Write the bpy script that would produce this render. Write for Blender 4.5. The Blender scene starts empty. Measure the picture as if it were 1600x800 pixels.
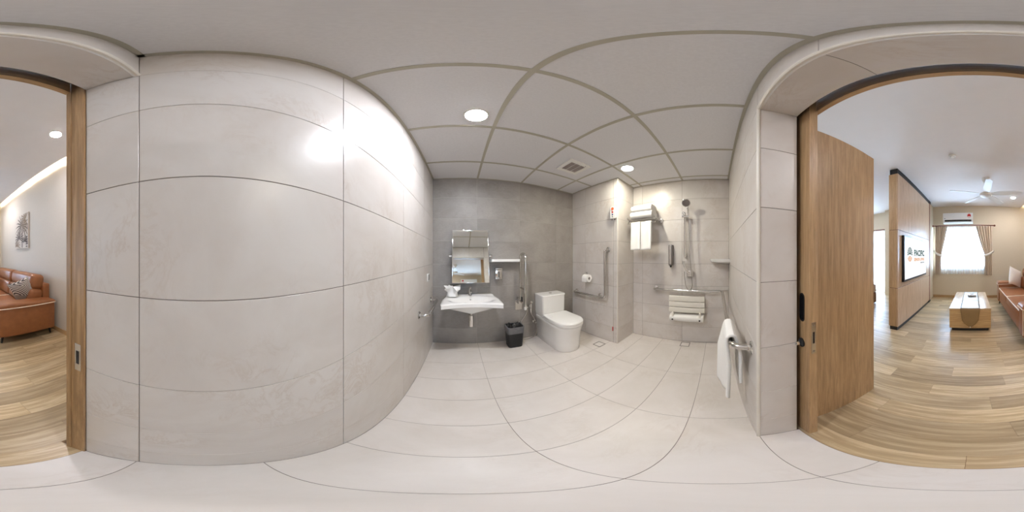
import bpy, bmesh, math, random
from mathutils import Vector, Matrix
PI = math.pi
R = math.radians
random.seed(7)
SC = bpy.context.scene
COL = SC.collection

# ------------------------------------------------------------------ camera, world, exposure
CAMZ = 1.26
cd = bpy.data.cameras.new('camera')
cd.type = 'PANO'
if hasattr(cd, "panorama_type"):
    cd.panorama_type = "EQUIRECTANGULAR"
else:
    cd.cycles.panorama_type = "EQUIRECTANGULAR"
cd.clip_start = 0.01
cam = bpy.data.objects.new('camera', cd)
COL.objects.link(cam)
cam.location = (0, 0, CAMZ)
cam.rotation_euler = (R(90), 0, R(-18))
SC.camera = cam

SKY = 36.0
wd = bpy.data.worlds.new('sky')
SC.world = wd
wd.use_nodes = True
wb = wd.node_tree.nodes['Background']
wb.inputs[0].default_value = (0.54, 0.72, 1.0, 1)
wb.inputs[1].default_value = SKY

SC.view_settings.view_transform = 'Standard'
SC.view_settings.look = 'None'
SC.view_settings.gamma = 1.0
SC.view_settings.use_curve_mapping = False
SC.view_settings.exposure = -0.08
try:
    SC.cycles.max_bounces = 14
    SC.cycles.diffuse_bounces = 6
    SC.cycles.glossy_bounces = 6
    SC.cycles.transparent_max_bounces = 12
    SC.cycles.sample_clamp_indirect = 6.0
    SC.cycles.caustics_reflective = False
    SC.cycles.caustics_refractive = False
except Exception:
    pass

# lamp strengths (emission of the diffusers, some added out of view)
E_BATH = 590.0
E_LIVING = 590.0
E_COVE = 170.0

# ------------------------------------------------------------------ materials
def lin(c):
    c = c / 255.0
    return c / 12.92 if c <= 0.04045 else ((c + 0.055) / 1.055) ** 2.4
def rgb(r, g, b):
    return (lin(r), lin(g), lin(b), 1)
class NT:
    def __init__(s, name):
        s.m = bpy.data.materials.new(name); s.m.use_nodes = True
        s.t = s.m.node_tree; s.n = s.t.nodes
        s.p = s.n['Principled BSDF']
    def add(s, kind, **kw):
        n = s.n.new(kind)
        for k, v in kw.items(): setattr(n, k, v)
        return n
    def link(s, a, b): s.t.links.new(a, b)
    def math(s, op, a, b=None):
        n = s.add('ShaderNodeMath', operation=op)
        for i, v in enumerate((a, b)):
            if v is None: continue
            if isinstance(v, (int, float)): n.inputs[i].default_value = v
            else: s.link(v, n.inputs[i])
        return n.outputs[0]
    def ramp(s, fac, stops):
        n = s.add('ShaderNodeValToRGB')
        el = n.color_ramp.elements
        while len(el) < len(stops): el.new(0.5)
        for e, (p, c) in zip(el, stops): e.position = p; e.color = c
        s.link(fac, n.inputs[0]); return n.outputs[0]
    def mix(s, fac, a, b, mode='MIX'):
        n = s.add('ShaderNodeMix', data_type='RGBA', blend_type=mode)
        for i, v in ((0, fac), (6, a), (7, b)):
            if isinstance(v, (int, float)): n.inputs[i].default_value = v
            elif isinstance(v, tuple): n.inputs[i].default_value = v
            else: s.link(v, n.inputs[i])
        return n.outputs[2]
    def noise(s, vec, scale, detail=4, rough=0.55, dist=0.0):
        n = s.add('ShaderNodeTexNoise')
        n.inputs['Scale'].default_value = scale; n.inputs['Detail'].default_value = detail
        n.inputs['Roughness'].default_value = rough; n.inputs['Distortion'].default_value = dist
        s.link(vec, n.inputs['Vector']); return n.outputs['Fac']
    def coords(s, stretch=(1, 1, 1), rot=(0, 0, 0), rand=True):
        tc = s.add('ShaderNodeTexCoord')
        v = tc.outputs['Object']
        if rand:
            oi = s.add('ShaderNodeObjectInfo')
            vm = s.add('ShaderNodeVectorMath', operation='SCALE'); vm.inputs[0].default_value = (37.1, 17.7, 53.3)
            s.link(oi.outputs['Random'], vm.inputs['Scale'])
            va = s.add('ShaderNodeVectorMath', operation='ADD')
            s.link(v, va.inputs[0]); s.link(vm.outputs[0], va.inputs[1]); v = va.outputs[0]
        mp = s.add('ShaderNodeMapping')
        mp.inputs['Scale'].default_value = stretch; mp.inputs['Rotation'].default_value = rot
        s.link(v, mp.inputs['Vector']); return mp.outputs[0]
    def bump(s, h, strength=0.1, dist=0.002):
        b = s.add('ShaderNodeBump'); b.inputs['Strength'].default_value = strength
        b.inputs['Distance'].default_value = dist
        s.link(h, b.inputs['Height']); s.link(b.outputs[0], s.p.inputs['Normal'])

def plain(name, col, rough=0.5, metal=0.0, vary=0.0, scale=8, spec=None, coat=0.0):
    t = NT(name)
    t.p.inputs['Roughness'].default_value = rough
    t.p.inputs['Metallic'].default_value = metal
    if spec is not None: t.p.inputs['Specular IOR Level'].default_value = spec
    if coat: t.p.inputs['Coat Weight'].default_value = coat
    v = vary or 0.03
    f = t.noise(t.coords(), scale)
    a = tuple(c * (1 - v) for c in col[:3]) + (1,); b = tuple(min(1, c * (1 + v)) for c in col[:3]) + (1,)
    t.link(t.ramp(f, [(0.3, a), (0.7, b)]), t.p.inputs['Base Color'])
    return t.m

def stone(name, base, dark, vein, rough, amt=0.5, grain=0.0):
    t = NT(name)
    v = t.coords((1, 1.0, 1.0), (0.4, 0.6, 0.5))
    n1 = t.noise(v, 2.6, 6, 0.6, 0.6)
    c = t.ramp(n1, [(0.32, dark), (0.62, base)])
    v2 = t.coords((1.0, 2.2, 1.6), (0.5, 0.3, 0.7))
    n2 = t.noise(v2, 4.5, 8, 0.7, 0.9)
    d = t.math('ABSOLUTE', t.math('SUBTRACT', n2, 0.5))
    vm = t.ramp(d, [(0.0, (amt, amt, amt, 1)), (0.02, (amt * .4,) * 3 + (1,)), (0.06, (0, 0, 0, 1))])
    n3 = t.noise(v, 3.0, 5)
    vm = t.mix(1.0, vm, t.ramp(n3, [(0.48, (0, 0, 0, 1)), (0.66, (1, 1, 1, 1))]), 'MULTIPLY')
    c = t.mix(vm, c, vein)
    if grain:
        g = t.noise(t.coords((3, 3, 14)), 9, 6, 0.7)
        c = t.mix(grain, c, t.ramp(g, [(0.35, dark), (0.68, base)]))
    t.link(c, t.p.inputs['Base Color'])
    t.p.inputs['Roughness'].default_value = rough
    return t.m

def wood(name, c1, c2, axis, rough=0.45, scale=1.0, plank=False, fine=1.9):
    t = NT(name)
    st = {'x': (1.2, 22, 22), 'y': (22, 1.2, 22), 'z': (22, 22, 1.2)}[axis]
    st = tuple(q * scale for q in st)
    n1 = t.noise(t.coords(tuple(q * fine for q in st)), 1.6, 8, 0.72, 0.25)
    st2 = tuple(q * 0.28 for q in st)
    n2 = t.noise(t.coords(st2), 1.5, 4, 0.6, 0.8)
    mid = tuple((a + b) / 2 for a, b in zip(c1, c2))
    dk = tuple(q * (.80 if plank else .72) for q in c2[:3]) + (1,)
    c = t.ramp(n1, [(0.38, dk), (0.47, c2), (0.54, mid), (0.62, c1)])
    c = t.mix(0.38, c, t.ramp(n2, [(0.3, c2), (0.7, c1)]))
    if plank:
        oi = t.add('ShaderNodeObjectInfo')
        tint = t.ramp(oi.outputs['Random'], [(0.0, (0.70, 0.67, 0.63, 1)), (0.5, (0.95, 0.94, 0.92, 1)), (1.0, (1.18, 1.17, 1.15, 1))])
        c = t.mix(1.0, c, tint, 'MULTIPLY')
    t.link(c, t.p.inputs['Base Color'])
    t.p.inputs['Roughness'].default_value = rough
    t.bump(n1, 0.05, 0.001)
    return t.m

def emit(name, col, strength):
    t = NT(name)
    t.p.inputs['Base Color'].default_value = (0.02, 0.02, 0.02, 1)
    t.p.inputs['Specular IOR Level'].default_value = 0.0
    t.p.inputs['Emission Color'].default_value = col
    t.p.inputs['Emission Strength'].default_value = strength
    return t.m

def cloth(name, col, vary=0.06, scale=60, rough=0.95, bumpk=0.25):
    t = NT(name)
    f = t.noise(t.coords(), scale, 5)
    a = tuple(c * (1 - vary) for c in col[:3]) + (1,); b = tuple(min(1, c * (1 + vary)) for c in col[:3]) + (1,)
    t.link(t.ramp(f, [(0.3, a), (0.7, b)]), t.p.inputs['Base Color'])
    t.p.inputs['Roughness'].default_value = rough
    t.p.inputs['Specular IOR Level'].default_value = 0.05
    t.bump(f, bumpk, 0.003)
    return t.m

def sheer(name):
    t = NT(name)
    out = t.n['Material Output']
    tr = t.add('ShaderNodeBsdfTransparent'); tl = t.add('ShaderNodeBsdfTranslucent'); df = t.add('ShaderNodeBsdfDiffuse')
    tl.inputs[0].default_value = (0.95, 0.96, 0.98, 1); df.inputs[0].default_value = (0.92, 0.93, 0.95, 1)
    m1 = t.add('ShaderNodeMixShader'); m2 = t.add('ShaderNodeMixShader')
    m1.inputs[0].default_value = 0.4
    t.link(tl.outputs[0], m1.inputs[1]); t.link(df.outputs[0], m1.inputs[2])
    f = t.noise(t.coords((30, 30, 1.5)), 1.0, 3)
    t.link(t.ramp(f, [(0.3, (0.52,) * 3 + (1,)), (0.7, (0.78,) * 3 + (1,))]), m2.inputs[0])
    t.link(tr.outputs[0], m2.inputs[1]); t.link(m1.outputs[0], m2.inputs[2])
    t.link(m2.outputs[0], out.inputs[0])
    t.n.remove(t.p)
    return t.m

def glass(name):
    t = NT(name)
    out = t.n['Material Output']
    tr = t.add('ShaderNodeBsdfTransparent'); gl = t.add('ShaderNodeBsdfGlossy')
    tr.inputs[0].default_value = (0.93, 0.96, 0.96, 1); gl.inputs['Roughness'].default_value = 0.02
    m = t.add('ShaderNodeMixShader'); m.inputs[0].default_value = 0.07
    t.link(tr.outputs[0], m.inputs[1]); t.link(gl.outputs[0], m.inputs[2]); t.link(m.outputs[0], out.inputs[0])
    t.n.remove(t.p)
    return t.m

def zigzag(name):
    t = NT(name)
    tc = t.add('ShaderNodeTexCoord'); sp = t.add('ShaderNodeSeparateXYZ'); t.link(tc.outputs['Object'], sp.inputs[0])
    # concentric diamonds on the X-Z face
    u = t.math('PINGPONG', t.math('MULTIPLY', t.math('ADD', sp.outputs['Y'], sp.outputs['X']), 7.0), 1.0)
    w = t.math('PINGPONG', t.math('MULTIPLY', sp.outputs['Z'], 6.0), 1.0)
    s = t.math('ADD', u, w)
    st = t.math('FRACT', t.math('MULTIPLY', s, 8.0))
    c = t.ramp(st, [(0.45, rgb(222, 216, 206)), (0.5, rgb(92, 86, 84))])
    t.link(c, t.p.inputs['Base Color']); t.p.inputs['Roughness'].default_value = 0.95
    return t.m

M = {}
M['tile'] = stone('beige_stone_tile', rgb(214, 209, 204), rgb(204, 197, 190), rgb(182, 164, 147), 0.32, 0.42)
M['ftile'] = stone('pale_stone_floor_tile', rgb(222, 216, 210), rgb(212, 205, 197), rgb(192, 178, 164), 0.38, 0.28)
M['gtile'] = stone('grey_cement_tile', rgb(158, 152, 146), rgb(132, 126, 120), rgb(176, 171, 165), 0.45, 0.25, 0.32)
M['grout'] = plain('dark_grout', rgb(124, 116, 110), 0.9)
M['ggrout'] = plain('pale_grout', rgb(178, 171, 162), 0.9)
M['fgrout'] = plain('floor_grout', rgb(128, 116, 110), 0.9)
M['panel'] = cloth('mineral_ceiling_panel', rgb(226, 226, 229), 0.03, 90, 0.95, 0.1)
M['tbar'] = plain('beige_grid_metal', rgb(176, 172, 158), 0.5)
M['bead'] = plain('ivory_corner_bead', rgb(222, 217, 207), 0.3)
M['chrome'] = plain('chrome', (0.80, 0.79, 0.77, 1), 0.09, 1.0, 0.01)
M['steel'] = plain('brushed_steel', (0.62, 0.60, 0.57, 1), 0.16, 1.0, 0.02)
M['dsteel'] = plain('dark_steel', (0.22, 0.2, 0.19, 1), 0.3, 0.9, 0.02)
M['mirror'] = plain('mirror_silver', (0.90, 0.93, 0.90, 1), 0.0, 1.0, 0.001)
M['ceramic'] = plain('white_ceramic', rgb(240, 239, 236), 0.08, 0, 0.01, coat=0.4)
M['wplastic'] = plain('white_plastic', rgb(236, 235, 231), 0.35, 0, 0.01)
M['offplastic'] = plain('ivory_plastic', rgb(228, 224, 213), 0.4, 0, 0.01)
M['ventgrey'] = plain('grey_vent_plastic', rgb(176, 164, 160), 0.5)
M['black'] = plain('black_plastic', rgb(22, 22, 24), 0.45)
M['liner'] = plain('grey_bin_liner', rgb(98, 98, 100), 0.4, 0, 0.15, 30)
M['bag'] = plain('black_bin_bag', rgb(18, 18, 20), 0.25, 0, 0.2, 30)
M['towel'] = cloth('white_terry', rgb(244, 243, 240), 0.03, 140, 0.98, 0.6)
M['red'] = plain('red_plastic', rgb(190, 40, 30), 0.4)
M['orange'] = plain('orange_plastic', rgb(236, 104, 52), 0.4)
M['blue'] = plain('blue_plastic', rgb(60, 90, 150), 0.4)
M['green'] = plain('green_plastic', rgb(90, 120, 110), 0.4)
M['door'] = wood('oak_door_veneer', rgb(190, 158, 118), rgb(164, 131, 92), 'z', 0.4)
M['frame'] = wood('oak_frame_veneer', rgb(180, 146, 104), rgb(138, 104, 66), 'z', 0.4)
M['header'] = wood('oak_header_veneer', rgb(202, 170, 128), rgb(174, 140, 100), 'x', 0.6)
M['panelwood'] = wood('pale_oak_panel', rgb(206, 180, 152), rgb(182, 152, 122), 'z', 0.35)
M['tablewood'] = wood('table_oak', rgb(210, 176, 126), rgb(180, 142, 92), 'x', 0.35)
M['tabletop'] = wood('table_top_oak', rgb(214, 190, 158), rgb(196, 168, 132), 'y', 0.2)
M['plank'] = wood('vinyl_plank', rgb(210, 189, 154), rgb(164, 140, 104), 'x', 0.33, 0.75, True, 1.3)
M['pgroove'] = plain('plank_joint', rgb(120, 92, 62), 0.8)
M['lwall'] = plain('taupe_wallpaper', rgb(207, 199, 187), 0.8, 0, 0.02, 40)
M['lwall2'] = plain('beige_wall_paint', rgb(208, 195, 172), 0.8, 0, 0.02, 40)
M['lceil'] = plain('white_ceiling_paint', rgb(236, 233, 231), 0.85, 0, 0.01)
M['baseb'] = wood('baseboard_wood', rgb(196, 164, 120), rgb(168, 134, 92), 'y', 0.45)
M['leather'] = plain('cognac_leather', rgb(146, 92, 55), 0.38, 0, 0.10, 14)
M['piping'] = plain('cream_piping', rgb(232, 216, 192), 0.6)
M['zigzag'] = zigzag('zigzag_weave')
M['cream'] = cloth('cream_plush', rgb(236, 230, 220), 0.05, 70)
M['curtain'] = cloth('beige_drape', rgb(222, 206, 186), 0.05, 40, 0.9, 0.1)
M['sheer'] = sheer('white_sheer')
M['rod'] = plain('mahogany_rod', rgb(104, 44, 26), 0.35)
M['alu'] = plain('white_window_frame', rgb(196, 204, 212), 0.4)
M['glass'] = glass('window_glass')
M['bronze'] = plain('bronze_satin', rgb(142, 114, 74), 0.32, 0.1, 0.08, 10)
M['runner'] = plain('silver_brocade', rgb(168, 160, 148), 0.35, 0.2, 0.25, 30)
M['screen'] = emit('tv_screen', (0.94, 0.97, 1.0, 1), 1.15)
M['logo_green'] = emit('screen_green', rgb(20, 92, 80), 0.7)
M['logo_orange'] = emit('screen_orange', rgb(240, 158, 62), 0.95)
M['logo_dark'] = emit('screen_dark', rgb(50, 50, 54), 0.7)
M['navy'] = plain('dark_bezel', rgb(20, 26, 38), 0.3)
M['canvas'] = plain('canvas_beige', rgb(208, 198, 186), 0.85, 0, 0.08, 30)
M['ink'] = plain('canvas_ink', rgb(98, 88, 84), 0.85, 0, 0.3, 40)
M['ink2'] = plain('canvas_ink_brown', rgb(150, 130, 110), 0.85, 0, 0.3, 40)
M['bedding'] = cloth('bedding_white', rgb(232, 226, 222), 0.03, 30)
M['bedwood'] = wood('bed_wood', rgb(160, 118, 80), rgb(120, 84, 54), 'y', 0.4)
M['led_bath'] = emit('bath_led', (0.97, 0.99, 1.07, 1), E_BATH)
M['led_shower'] = emit('shower_led', (1.0, 0.945, 0.79, 1), E_BATH * 0.70)
M['led_living'] = emit('living_led', (1.0, 0.965, 1.01, 1), E_LIVING)
M['led_cove'] = emit('cove_led', (1.0, 0.87, 0.66, 1), E_COVE)

# ------------------------------------------------------------------ mesh helpers
def B(): return bmesh.new()
def bx(bm, x0, x1, y0, y1, z0, z1, bev=0.0, seg=2):
    x0, x1 = sorted((x0, x1)); y0, y1 = sorted((y0, y1)); z0, z1 = sorted((z0, z1))
    vs = [bm.verts.new(p) for p in ((x0,y0,z0),(x1,y0,z0),(x1,y1,z0),(x0,y1,z0),(x0,y0,z1),(x1,y0,z1),(x1,y1,z1),(x0,y1,z1))]
    fs = [bm.faces.new([vs[i] for i in f]) for f in ((3,2,1,0),(4,5,6,7),(0,1,5,4),(1,2,6,5),(2,3,7,6),(3,0,4,7))]
    if bev > 0:
        es = list({e for f in fs for e in f.edges})
        bmesh.ops.bevel(bm, geom=es, offset=min(bev, .49*min(x1-x0, y1-y0, z1-z0)), segments=seg, profile=0.5, affect='EDGES')
    return bm
def fillet(pts, r, n=6):
    pts = [Vector(p) for p in pts]
    out = [pts[0]]
    for a, b, c in zip(pts, pts[1:], pts[2:]):
        u = (a - b); w = (c - b)
        k = min(r, u.length * .49, w.length * .49)
        p0 = b + u.normalized() * k; p1 = b + w.normalized() * k
        for i in range(n + 1):
            t = i / n
            out.append(p0 * (1 - t) ** 2 + b * 2 * t * (1 - t) + p1 * t * t)
    out.append(pts[-1])
    return out
def tube(bm, pts, r, n=12, fil=0.0, cap=True, taper=None):
    P = fillet(pts, fil) if fil else [Vector(p) for p in pts]
    Q = [P[0]]
    for p in P[1:]:
        if (p - Q[-1]).length > 1e-5: Q.append(p)
    P = Q
    rings = []
    nrm = None
    for i, p in enumerate(P):
        t = (P[min(i+1, len(P)-1)] - P[max(i-1, 0)]).normalized()
        if nrm is None:
            nrm = t.orthogonal().normalized()
        else:
            nrm = (nrm - t * nrm.dot(t))
            nrm = nrm.normalized() if nrm.length > 1e-6 else t.orthogonal().normalized()
        b = t.cross(nrm)
        rr = r if taper is None else r * (1 + (taper - 1) * i / (len(P) - 1))
        rings.append([bm.verts.new(p + (nrm * math.cos(2*PI*k/n) + b * math.sin(2*PI*k/n)) * rr) for k in range(n)])
    for a, c in zip(rings, rings[1:]):
        for k in range(n): bm.faces.new((a[k], a[(k+1) % n], c[(k+1) % n], c[k]))
    if cap:
        bm.faces.new(list(reversed(rings[0]))); bm.faces.new(rings[-1])
    return bm
def spline(pts, n=8):
    P = [Vector(p) for p in pts]
    P = [2*P[0]-P[1]] + P + [2*P[-1]-P[-2]]
    out = []
    for i in range(1, len(P) - 2):
        for k in range(n):
            t = k / n
            a, b, c, d = P[i-1], P[i], P[i+1], P[i+2]
            out.append(0.5 * ((2*b) + (c-a)*t + (2*a-5*b+4*c-d)*t*t + (3*b-a-3*c+d)*t**3))
    out.append(P[-2]); return out
def lathe(bm, prof, c, axis=(0, 0, 1), n=24, cap=True):
    ax = Vector(axis).normalized(); u = ax.orthogonal().normalized(); w = ax.cross(u); c = Vector(c)
    rings = []
    for r, h in prof:
        rings.append([bm.verts.new(c + ax*h + (u*math.cos(2*PI*k/n) + w*math.sin(2*PI*k/n)) * max(r, 1e-4)) for k in range(n)])
    for a, b in zip(rings, rings[1:]):
        for k in range(n): bm.faces.new((a[k], a[(k+1) % n], b[(k+1) % n], b[k]))
    if cap:
        bm.faces.new(list(reversed(rings[0]))); bm.faces.new(rings[-1])
    return bm
def loft(bm, rings, cap=True, closed=True):
    V = [[bm.verts.new(p) for p in r] for r in rings]
    n = len(V[0])
    for a, b in zip(V, V[1:]):
        for k in range(n if closed else n - 1): bm.faces.new((a[k], a[(k+1) % n], b[(k+1) % n], b[k]))
    if cap:
        bm.faces.new(list(reversed(V[0]))); bm.faces.new(V[-1])
    return bm
def prism(bm, out, fn, a0, a1):
    """outline of 2-D points, mapped by fn(u, v, a) to 3-D, extruded from a0 to a1"""
    A = [bm.verts.new(fn(u, v, a0)) for u, v in out]; C = [bm.verts.new(fn(u, v, a1)) for u, v in out]
    n = len(out)
    for k in range(n): bm.faces.new((A[k], A[(k+1) % n], C[(k+1) % n], C[k]))
    bm.faces.new(list(reversed(A))); bm.faces.new(C)
    return bm
def grid(bm, fn, nu, nv):
    V = [[bm.verts.new(fn(i/nu, j/nv)) for j in range(nv+1)] for i in range(nu+1)]
    for i in range(nu):
        for j in range(nv): bm.faces.new((V[i][j], V[i+1][j], V[i+1][j+1], V[i][j+1]))
    return bm
def slabgrid(bm, top, bot, nu, nv):
    T = [[bm.verts.new(top(i/nu, j/nv)) for j in range(nv+1)] for i in range(nu+1)]
    D = [[bm.verts.new(bot(i/nu, j/nv)) for j in range(nv+1)] for i in range(nu+1)]
    for i in range(nu):
        for j in range(nv):
            bm.faces.new((T[i][j], T[i+1][j], T[i+1][j+1], T[i][j+1]))
            bm.faces.new((D[i][j+1], D[i+1][j+1], D[i+1][j], D[i][j]))
    loop = [(i, 0) for i in range(nu)] + [(nu, j) for j in range(nv)] + [(i, nv) for i in range(nu, 0, -1)] + [(0, j) for j in range(nv, 0, -1)]
    for k in range(len(loop)):
        a = loop[k]; b = loop[(k+1) % len(loop)]
        bm.faces.new((D[a[0]][a[1]], D[b[0]][b[1]], T[b[0]][b[1]], T[a[0]][a[1]]))
    return bm
def rotate(bm, ang, c, axis):
    bmesh.ops.rotate(bm, verts=bm.verts, cent=Vector(c), matrix=Matrix.Rotation(ang, 3, Vector(axis)))
    return bm
def obj(name, bm, m, parent=None, smooth=False, solid=0.0, sub=0):
    bmesh.ops.recalc_face_normals(bm, faces=bm.faces)
    me = bpy.data.meshes.new(name)
    bm.to_mesh(me); bm.free()
    me.materials.append(M[m])
    if smooth:
        try: me.set_sharp_from_angle(angle=R(35))
        except Exception: pass
        me.polygons.foreach_set('use_smooth', [True] * len(me.polygons))
        if smooth != 'all':
            try: me.set_sharp_from_angle(angle=R(40))
            except Exception: pass
    o = bpy.data.objects.new(name, me)
    COL.objects.link(o)
    if parent is not None:
        off = Vector((0, 0, 0)); q = parent
        while q is not None: off += q.location; q = q.parent
        me.transform(Matrix.Translation(-off))
        o.parent = parent
    else:
        # origin at the base centre of the thing
        xs = [v.co for v in me.vertices]
        c = Vector(((min(v.x for v in xs)+max(v.x for v in xs))/2, (min(v.y for v in xs)+max(v.y for v in xs))/2, min(v.z for v in xs)))
        me.transform(Matrix.Translation(-c)); o.location = c
    if solid:
        md = o.modifiers.new('solid', 'SOLIDIFY'); md.thickness = solid; md.offset = 0
    if sub:
        md = o.modifiers.new('sub', 'SUBSURF'); md.levels = sub; md.render_levels = sub
    return o
def tag(o, label, cat, group=None):
    o['label'] = label; o['category'] = cat
    if group: o['group'] = group
    return o
def thing(name, label, cat, loc, group=None):
    o = bpy.data.objects.new(name, None); COL.objects.link(o)
    o.location = loc; o.empty_display_size = 0.05
    return tag(o, label, cat, group)
def struct(name, bm=None, m=None, label=None):
    if bm is None:
        o = bpy.data.objects.new(name, None); COL.objects.link(o); o.empty_display_size = .05
    else:
        o = obj(name, bm, m)
    o['kind'] = 'structure'
    o['category'] = name.split('_')[0]
    if label: o['label'] = label
    return o

# pieces that share mesh data (tiles, planks, ceiling panels)
CACHE = {}
def piece(name, parent, m, lo, hi, bev=0.0008):
    d = tuple(round(b - a, 4) for a, b in zip(lo, hi))
    key = (d, m, bev)
    if key not in CACHE:
        bm = B(); bx(bm, -d[0]/2, d[0]/2, -d[1]/2, d[1]/2, -d[2]/2, d[2]/2, bev, 1)
        bmesh.ops.recalc_face_normals(bm, faces=bm.faces)
        me = bpy.data.meshes.new(name); bm.to_mesh(me); bm.free(); me.materials.append(M[m]); CACHE[key] = me
    o = bpy.data.objects.new(name, CACHE[key]); COL.objects.link(o)
    o.parent = parent
    o.location = Vector([(a + b) / 2 for a, b in zip(lo, hi)]) - parent.location
    return o
G = 0.0012   # half the joint width
TH = 0.007   # tile depth
def tile_plane(parent, axis, pos, sign, A, Z, m='tile', name='tile'):
    """tiles on the plane axis = pos whose face looks towards sign; A, Z are the joint positions"""
    for a0, a1 in zip(A, A[1:]):
        for z0, z1 in zip(Z, Z[1:]):
            if axis == 'x': lo = (pos - (TH if sign > 0 else 0), a0 + G, z0 + G); hi = (pos + (0 if sign > 0 else TH), a1 - G, z1 - G)
            elif axis == 'y': lo = (a0 + G, pos - (TH if sign > 0 else 0), z0 + G); hi = (a1 - G, pos + (0 if sign > 0 else TH), z1 - G)
            else: lo = (a0 + G, z0 + G, pos - (TH if sign > 0 else 0)); hi = (a1 - G, z1 - G, pos + (0 if sign > 0 else TH))
            piece(name, parent, m, lo, hi)
REC = 0.0022  # grout recess

# ------------------------------------------------------------------ bathroom shell
XL, XS, YB, YD = -0.37, 2.15, 2.12, -0.158
XC, YC, XO, YR = 1.735, 1.21, 0.615, -0.33
ZC, ZS = 2.35, 2.06
ROWS = [0.0, .25, .551, .853, 1.155, 1.457, 1.759, ZS, ZC + .012]
TOP = 2.45

w = struct('wall_left', bx(B(), XL - .10, XL - REC, YR, YB + .1, -.02, TOP), 'grout', 'wall of beige stone tiles nearest the camera')
tile_plane(w, 'x', XL, 1, [YR, YD, .422, 1.012, 1.61, YB], ROWS)
w = struct('wall_back', bx(B(), XL - .05, XC + .05, YB + REC, YB + .1, -.02, TOP), 'ggrout', 'grey tiled wall behind the wash basin and toilet')
tile_plane(w, 'y', YB, -1, [XL, .21, .80, 1.395, XC], ROWS, 'gtile')
w = struct('wall_right', bx(B(), XC + REC, XS + .1, YC + REC, YB + .1, -.02, TOP), 'grout', 'tiled box-out wall with the grab bar beside the toilet')
tile_plane(w, 'x', XC, -1, [YC + .004, 1.278, 1.81, YB], ROWS)
tile_plane(w, 'y', YC, -1, [XC + .004, XS], ROWS)
w = struct('wall_shower', bx(B(), XS + REC, XS + .1, YD - .1, YC + .05, -.02, TOP), 'grout', 'beige tiled wall behind the shower')
tile_plane(w, 'x', XS, -1, [YD, .465, 1.055, YC], ROWS)
w = struct('wall_front', bx(B(), XO + REC, XS + .1, YR, YD - REC, -.02, TOP), 'grout', 'beige tiled wall beside the doorway carrying the long grab rail')
tile_plane(w, 'y', YD, 1, [XO + .004, .90, 1.5, XS], ROWS)
tile_plane(w, 'x', XO, -1, [YR, YD - .004], ROWS)
w = struct('wall_lintel', bx(B(), XL, XO + REC, YR, YD - REC, ZS + REC, TOP), 'grout', 'tiled lintel above the bathroom doorway')
tile_plane(w, 'y', YD, 1, [XL, .22, XO], [ZS + .006, ZC + .012])
tile_plane(w, 'z', ZS, -1, [XL, .22, XO], [YR, YD - .004])
# corner beads
def bead(name, p, r=.0085):
    o = struct(name, tube(B(), p, r, 10), 'bead'); return o
bead('trim_1', [(XC + .004, YC + .004, 0), (XC + .004, YC + .004, ZC)]).__setitem__('label', 'ivory corner bead on the box-out edge')
bead('trim_2', [(XO + .004, YD - .004, 0), (XO + .004, YD - .004, ZS)]).__setitem__('label', 'ivory corner bead on the doorway edge')
bead('trim_3', [(XL + .001, YD - .006, ZS + .008), (XO, YD - .006, ZS + .008)], .012).__setitem__('label', 'rounded ivory bead along the lintel edge')

FX = [XL, .22, .815, 1.41, 2.0, XS]
FY = [-.34, -.165, .14, .44, .735, 1.03, 1.33, 1.63, 1.93, YB]
f = struct('floor', bx(B(), XL - .1, XS + .1, -.338, YB + .1, -.10, -REC), 'fgrout', 'pale stone tiled bathroom floor')
for x0, x1 in zip(FX, FX[1:]):
    for y0, y1 in zip(FY, FY[1:]):
        if y1 < -.16 and x0 > .6: continue
        if y1 < -.16 and x1 > XO: x1c = XO
        else: x1c = x1
        if x0 >= 2.0 and y0 > YC: continue
        if y0 > YC and x1 > XC: x1c = XC
        if x1c - x0 < .02: continue
        piece('tile', f, 'ftile', (x0 + G, y0 + G, -TH), (x1c - G, y1 - G, 0))

# suspended ceiling: grid bars and lay-in panels
ce = struct('ceiling', bx(B(), XL - .1, XS + .1, YR, YB + .1, TOP, TOP + .02), 'lceil', 'suspended ceiling of white panels in a beige metal grid')
CX = [XL, .218, .822, 1.425, 2.03, XS]
CY = [YD, .456, 1.062, 1.668, YB]
for x0, x1 in zip(CX, CX[1:]):
    for y0, y1 in zip(CY, CY[1:]):
        if x0 > XC and y0 > YC: continue
        if x0 > XC and y1 > YC: y1 = YC
        piece('ceiling_panel', ce, 'panel', (x0 + .002, y0 + .002, ZC + .004), (x1 - .002, y1 - .002, ZC + .016), .001)
for x in CX[1:-1]:
    piece('grid_bar', ce, 'tbar', (x - .012, YD, ZC), (x + .012, YC if x > XC else YB, ZC + .0035), 0)
for y in CY[1:-1]:
    piece('grid_bar', ce, 'tbar', (XL, y - .012, ZC - .0005), (XC if y > YC else XS, y + .012, ZC + .003), 0)
def edge(lo, hi): piece('edge_angle', ce, 'tbar', lo, hi, 0)
e = .019; z0, z1 = ZC - .0015, ZC + .002
edge((XL, YD, z0), (XL + e, YB, z1)); edge((XL, YB - e, z0), (XC, YB, z1)); edge((XC - e, YC, z0), (XC, YB, z1))
edge((XC - e, YC - e, z0), (XS, YC, z1)); edge((XS - e, YD, z0), (XS, YC, z1)); edge((XL, YD, z0), (XS, YD + e, z1))

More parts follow.
